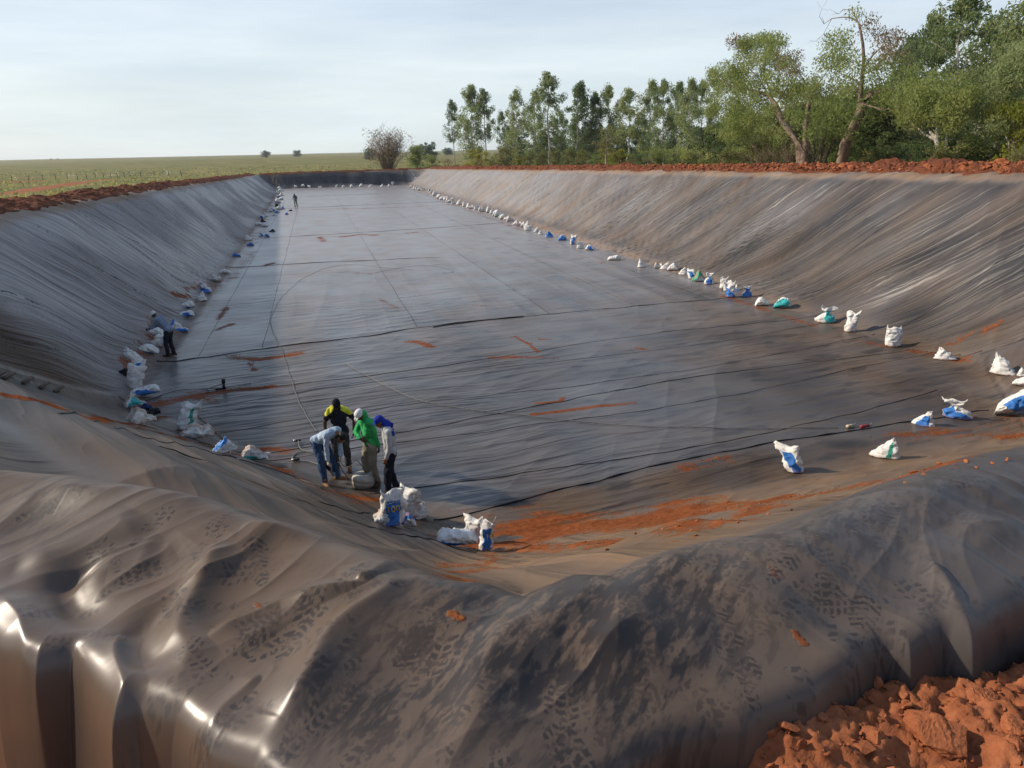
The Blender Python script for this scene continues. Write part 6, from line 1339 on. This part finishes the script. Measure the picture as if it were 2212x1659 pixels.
rp = wt.nodes.new('ShaderNodeValToRGB'); rp.color_ramp.elements[0].position = .32; rp.color_ramp.elements[0].color = (.70, .70, .70, 1); rp.color_ramp.elements[1].position = .72; rp.color_ramp.elements[1].color = (.92, .92, .92, 1)
mx = wt.nodes.new('ShaderNodeMixRGB')
sx = wt.nodes.new('ShaderNodeSeparateXYZ'); wt.links.new(tc.outputs['Generated'], sx.inputs[0])
cr = wt.nodes.new('ShaderNodeValToRGB'); wt.links.new(sx.outputs['Z'], cr.inputs[0])
ce = cr.color_ramp.elements; ce.new(.3); ce.new(.6)
for e_, (p_, c_) in zip(ce, [(0., (9.9, 11.0, 11.1, 1)), (.2, (8.2, 9.4, 10.8, 1)), (.45, (4.2, 5.5, 7.8, 1)), (1., (2.4, 3.5, 5.8, 1))]): e_.position = p_; e_.color = c_
m2 = wt.nodes.new('ShaderNodeMapping'); m2.inputs['Scale'].default_value = (1.5, 1.5, 14); m2.inputs['Rotation'].default_value = (.03, .06, .9)
n2 = wt.nodes.new('ShaderNodeTexNoise'); n2.inputs['Scale'].default_value = 1.6; n2.inputs['Detail'].default_value = 7; n2.inputs['Roughness'].default_value = .6
r2 = wt.nodes.new('ShaderNodeValToRGB'); r2.color_ramp.elements[0].position = .36; r2.color_ramp.elements[0].color = (.89, .91, .94, 1); r2.color_ramp.elements[1].position = .66; r2.color_ramp.elements[1].color = (1.04, 1.03, 1.0, 1)
ml = wt.nodes.new('ShaderNodeMixRGB'); ml.blend_type = 'MULTIPLY'; ml.inputs[0].default_value = 1
wt.links.new(tc.outputs['Generated'], m2.inputs[0]); wt.links.new(m2.outputs[0], n2.inputs['Vector']); wt.links.new(n2.outputs['Fac'], r2.inputs[0]); wt.links.new(cr.outputs[0], ml.inputs[1]); wt.links.new(r2.outputs[0], ml.inputs[2])
wt.links.new(ml.outputs[0], mx.inputs[2])
wt.links.new(tc.outputs['Generated'], mp.inputs[0]); wt.links.new(mp.outputs[0], nz.inputs['Vector']); wt.links.new(nz.outputs['Fac'], rp.inputs[0])
wt.links.new(rp.outputs[0], mx.inputs[0]); wt.links.new(sky.outputs[0], mx.inputs[1]); wt.links.new(mx.outputs[0], bg.inputs[0]); bg.inputs[1].default_value = .09
sl = bpy.data.lights.new('sun', 'SUN'); sl.energy = 5.0; sl.angle = math.radians(2); sl.color = (1, .88, .72)
so = bpy.data.objects.new('sun', sl); COL.objects.link(so)
sv = Vector((math.sin(SUN_AZ) * math.cos(SUN_EL), math.cos(SUN_AZ) * math.cos(SUN_EL), math.sin(SUN_EL)))
so.rotation_euler = sv.to_track_quat('Z', 'Y').to_euler(); so.location = (0, 0, 40)
vs = SC.view_settings; vs.view_transform = 'Standard'; vs.look = 'None'; vs.exposure = .1; vs.gamma = 1
SC.render.engine = 'CYCLES'
SC.cycles.max_bounces = 5; SC.cycles.diffuse_bounces = 3; SC.cycles.glossy_bounces = 3; SC.cycles.transparent_max_bounces = 6
try: SC.cycles.use_denoising = True
except Exception: pass

def haze():
    bm = bmesh.new(); bmesh.ops.create_cube(bm, size=1)
    for v in bm.verts: v.co = Vector((v.co.x * 6400, v.co.y * 6400, -14 if v.co.z < 0 else 32))
    me = bpy.data.meshes.new('haze'); bm.to_mesh(me); bm.free()
    m = bpy.data.materials.new('haze'); m.use_nodes = True; t = m.node_tree; t.nodes.clear(); o = t.nodes.new('ShaderNodeOutputMaterial'); v = t.nodes.new('ShaderNodeVolumePrincipled')
    v.inputs['Color'].default_value = (.93, .96, .99, 1); v.inputs['Density'].default_value = .00016; v.inputs['Anisotropy'].default_value = .3
    t.links.new(v.outputs[0], o.inputs['Volume']); me.materials.append(m); h = bpy.data.objects.new('haze', me); link(h); tag(h, kind='stuff')
haze(); SC.cycles.volume_bounces = 0
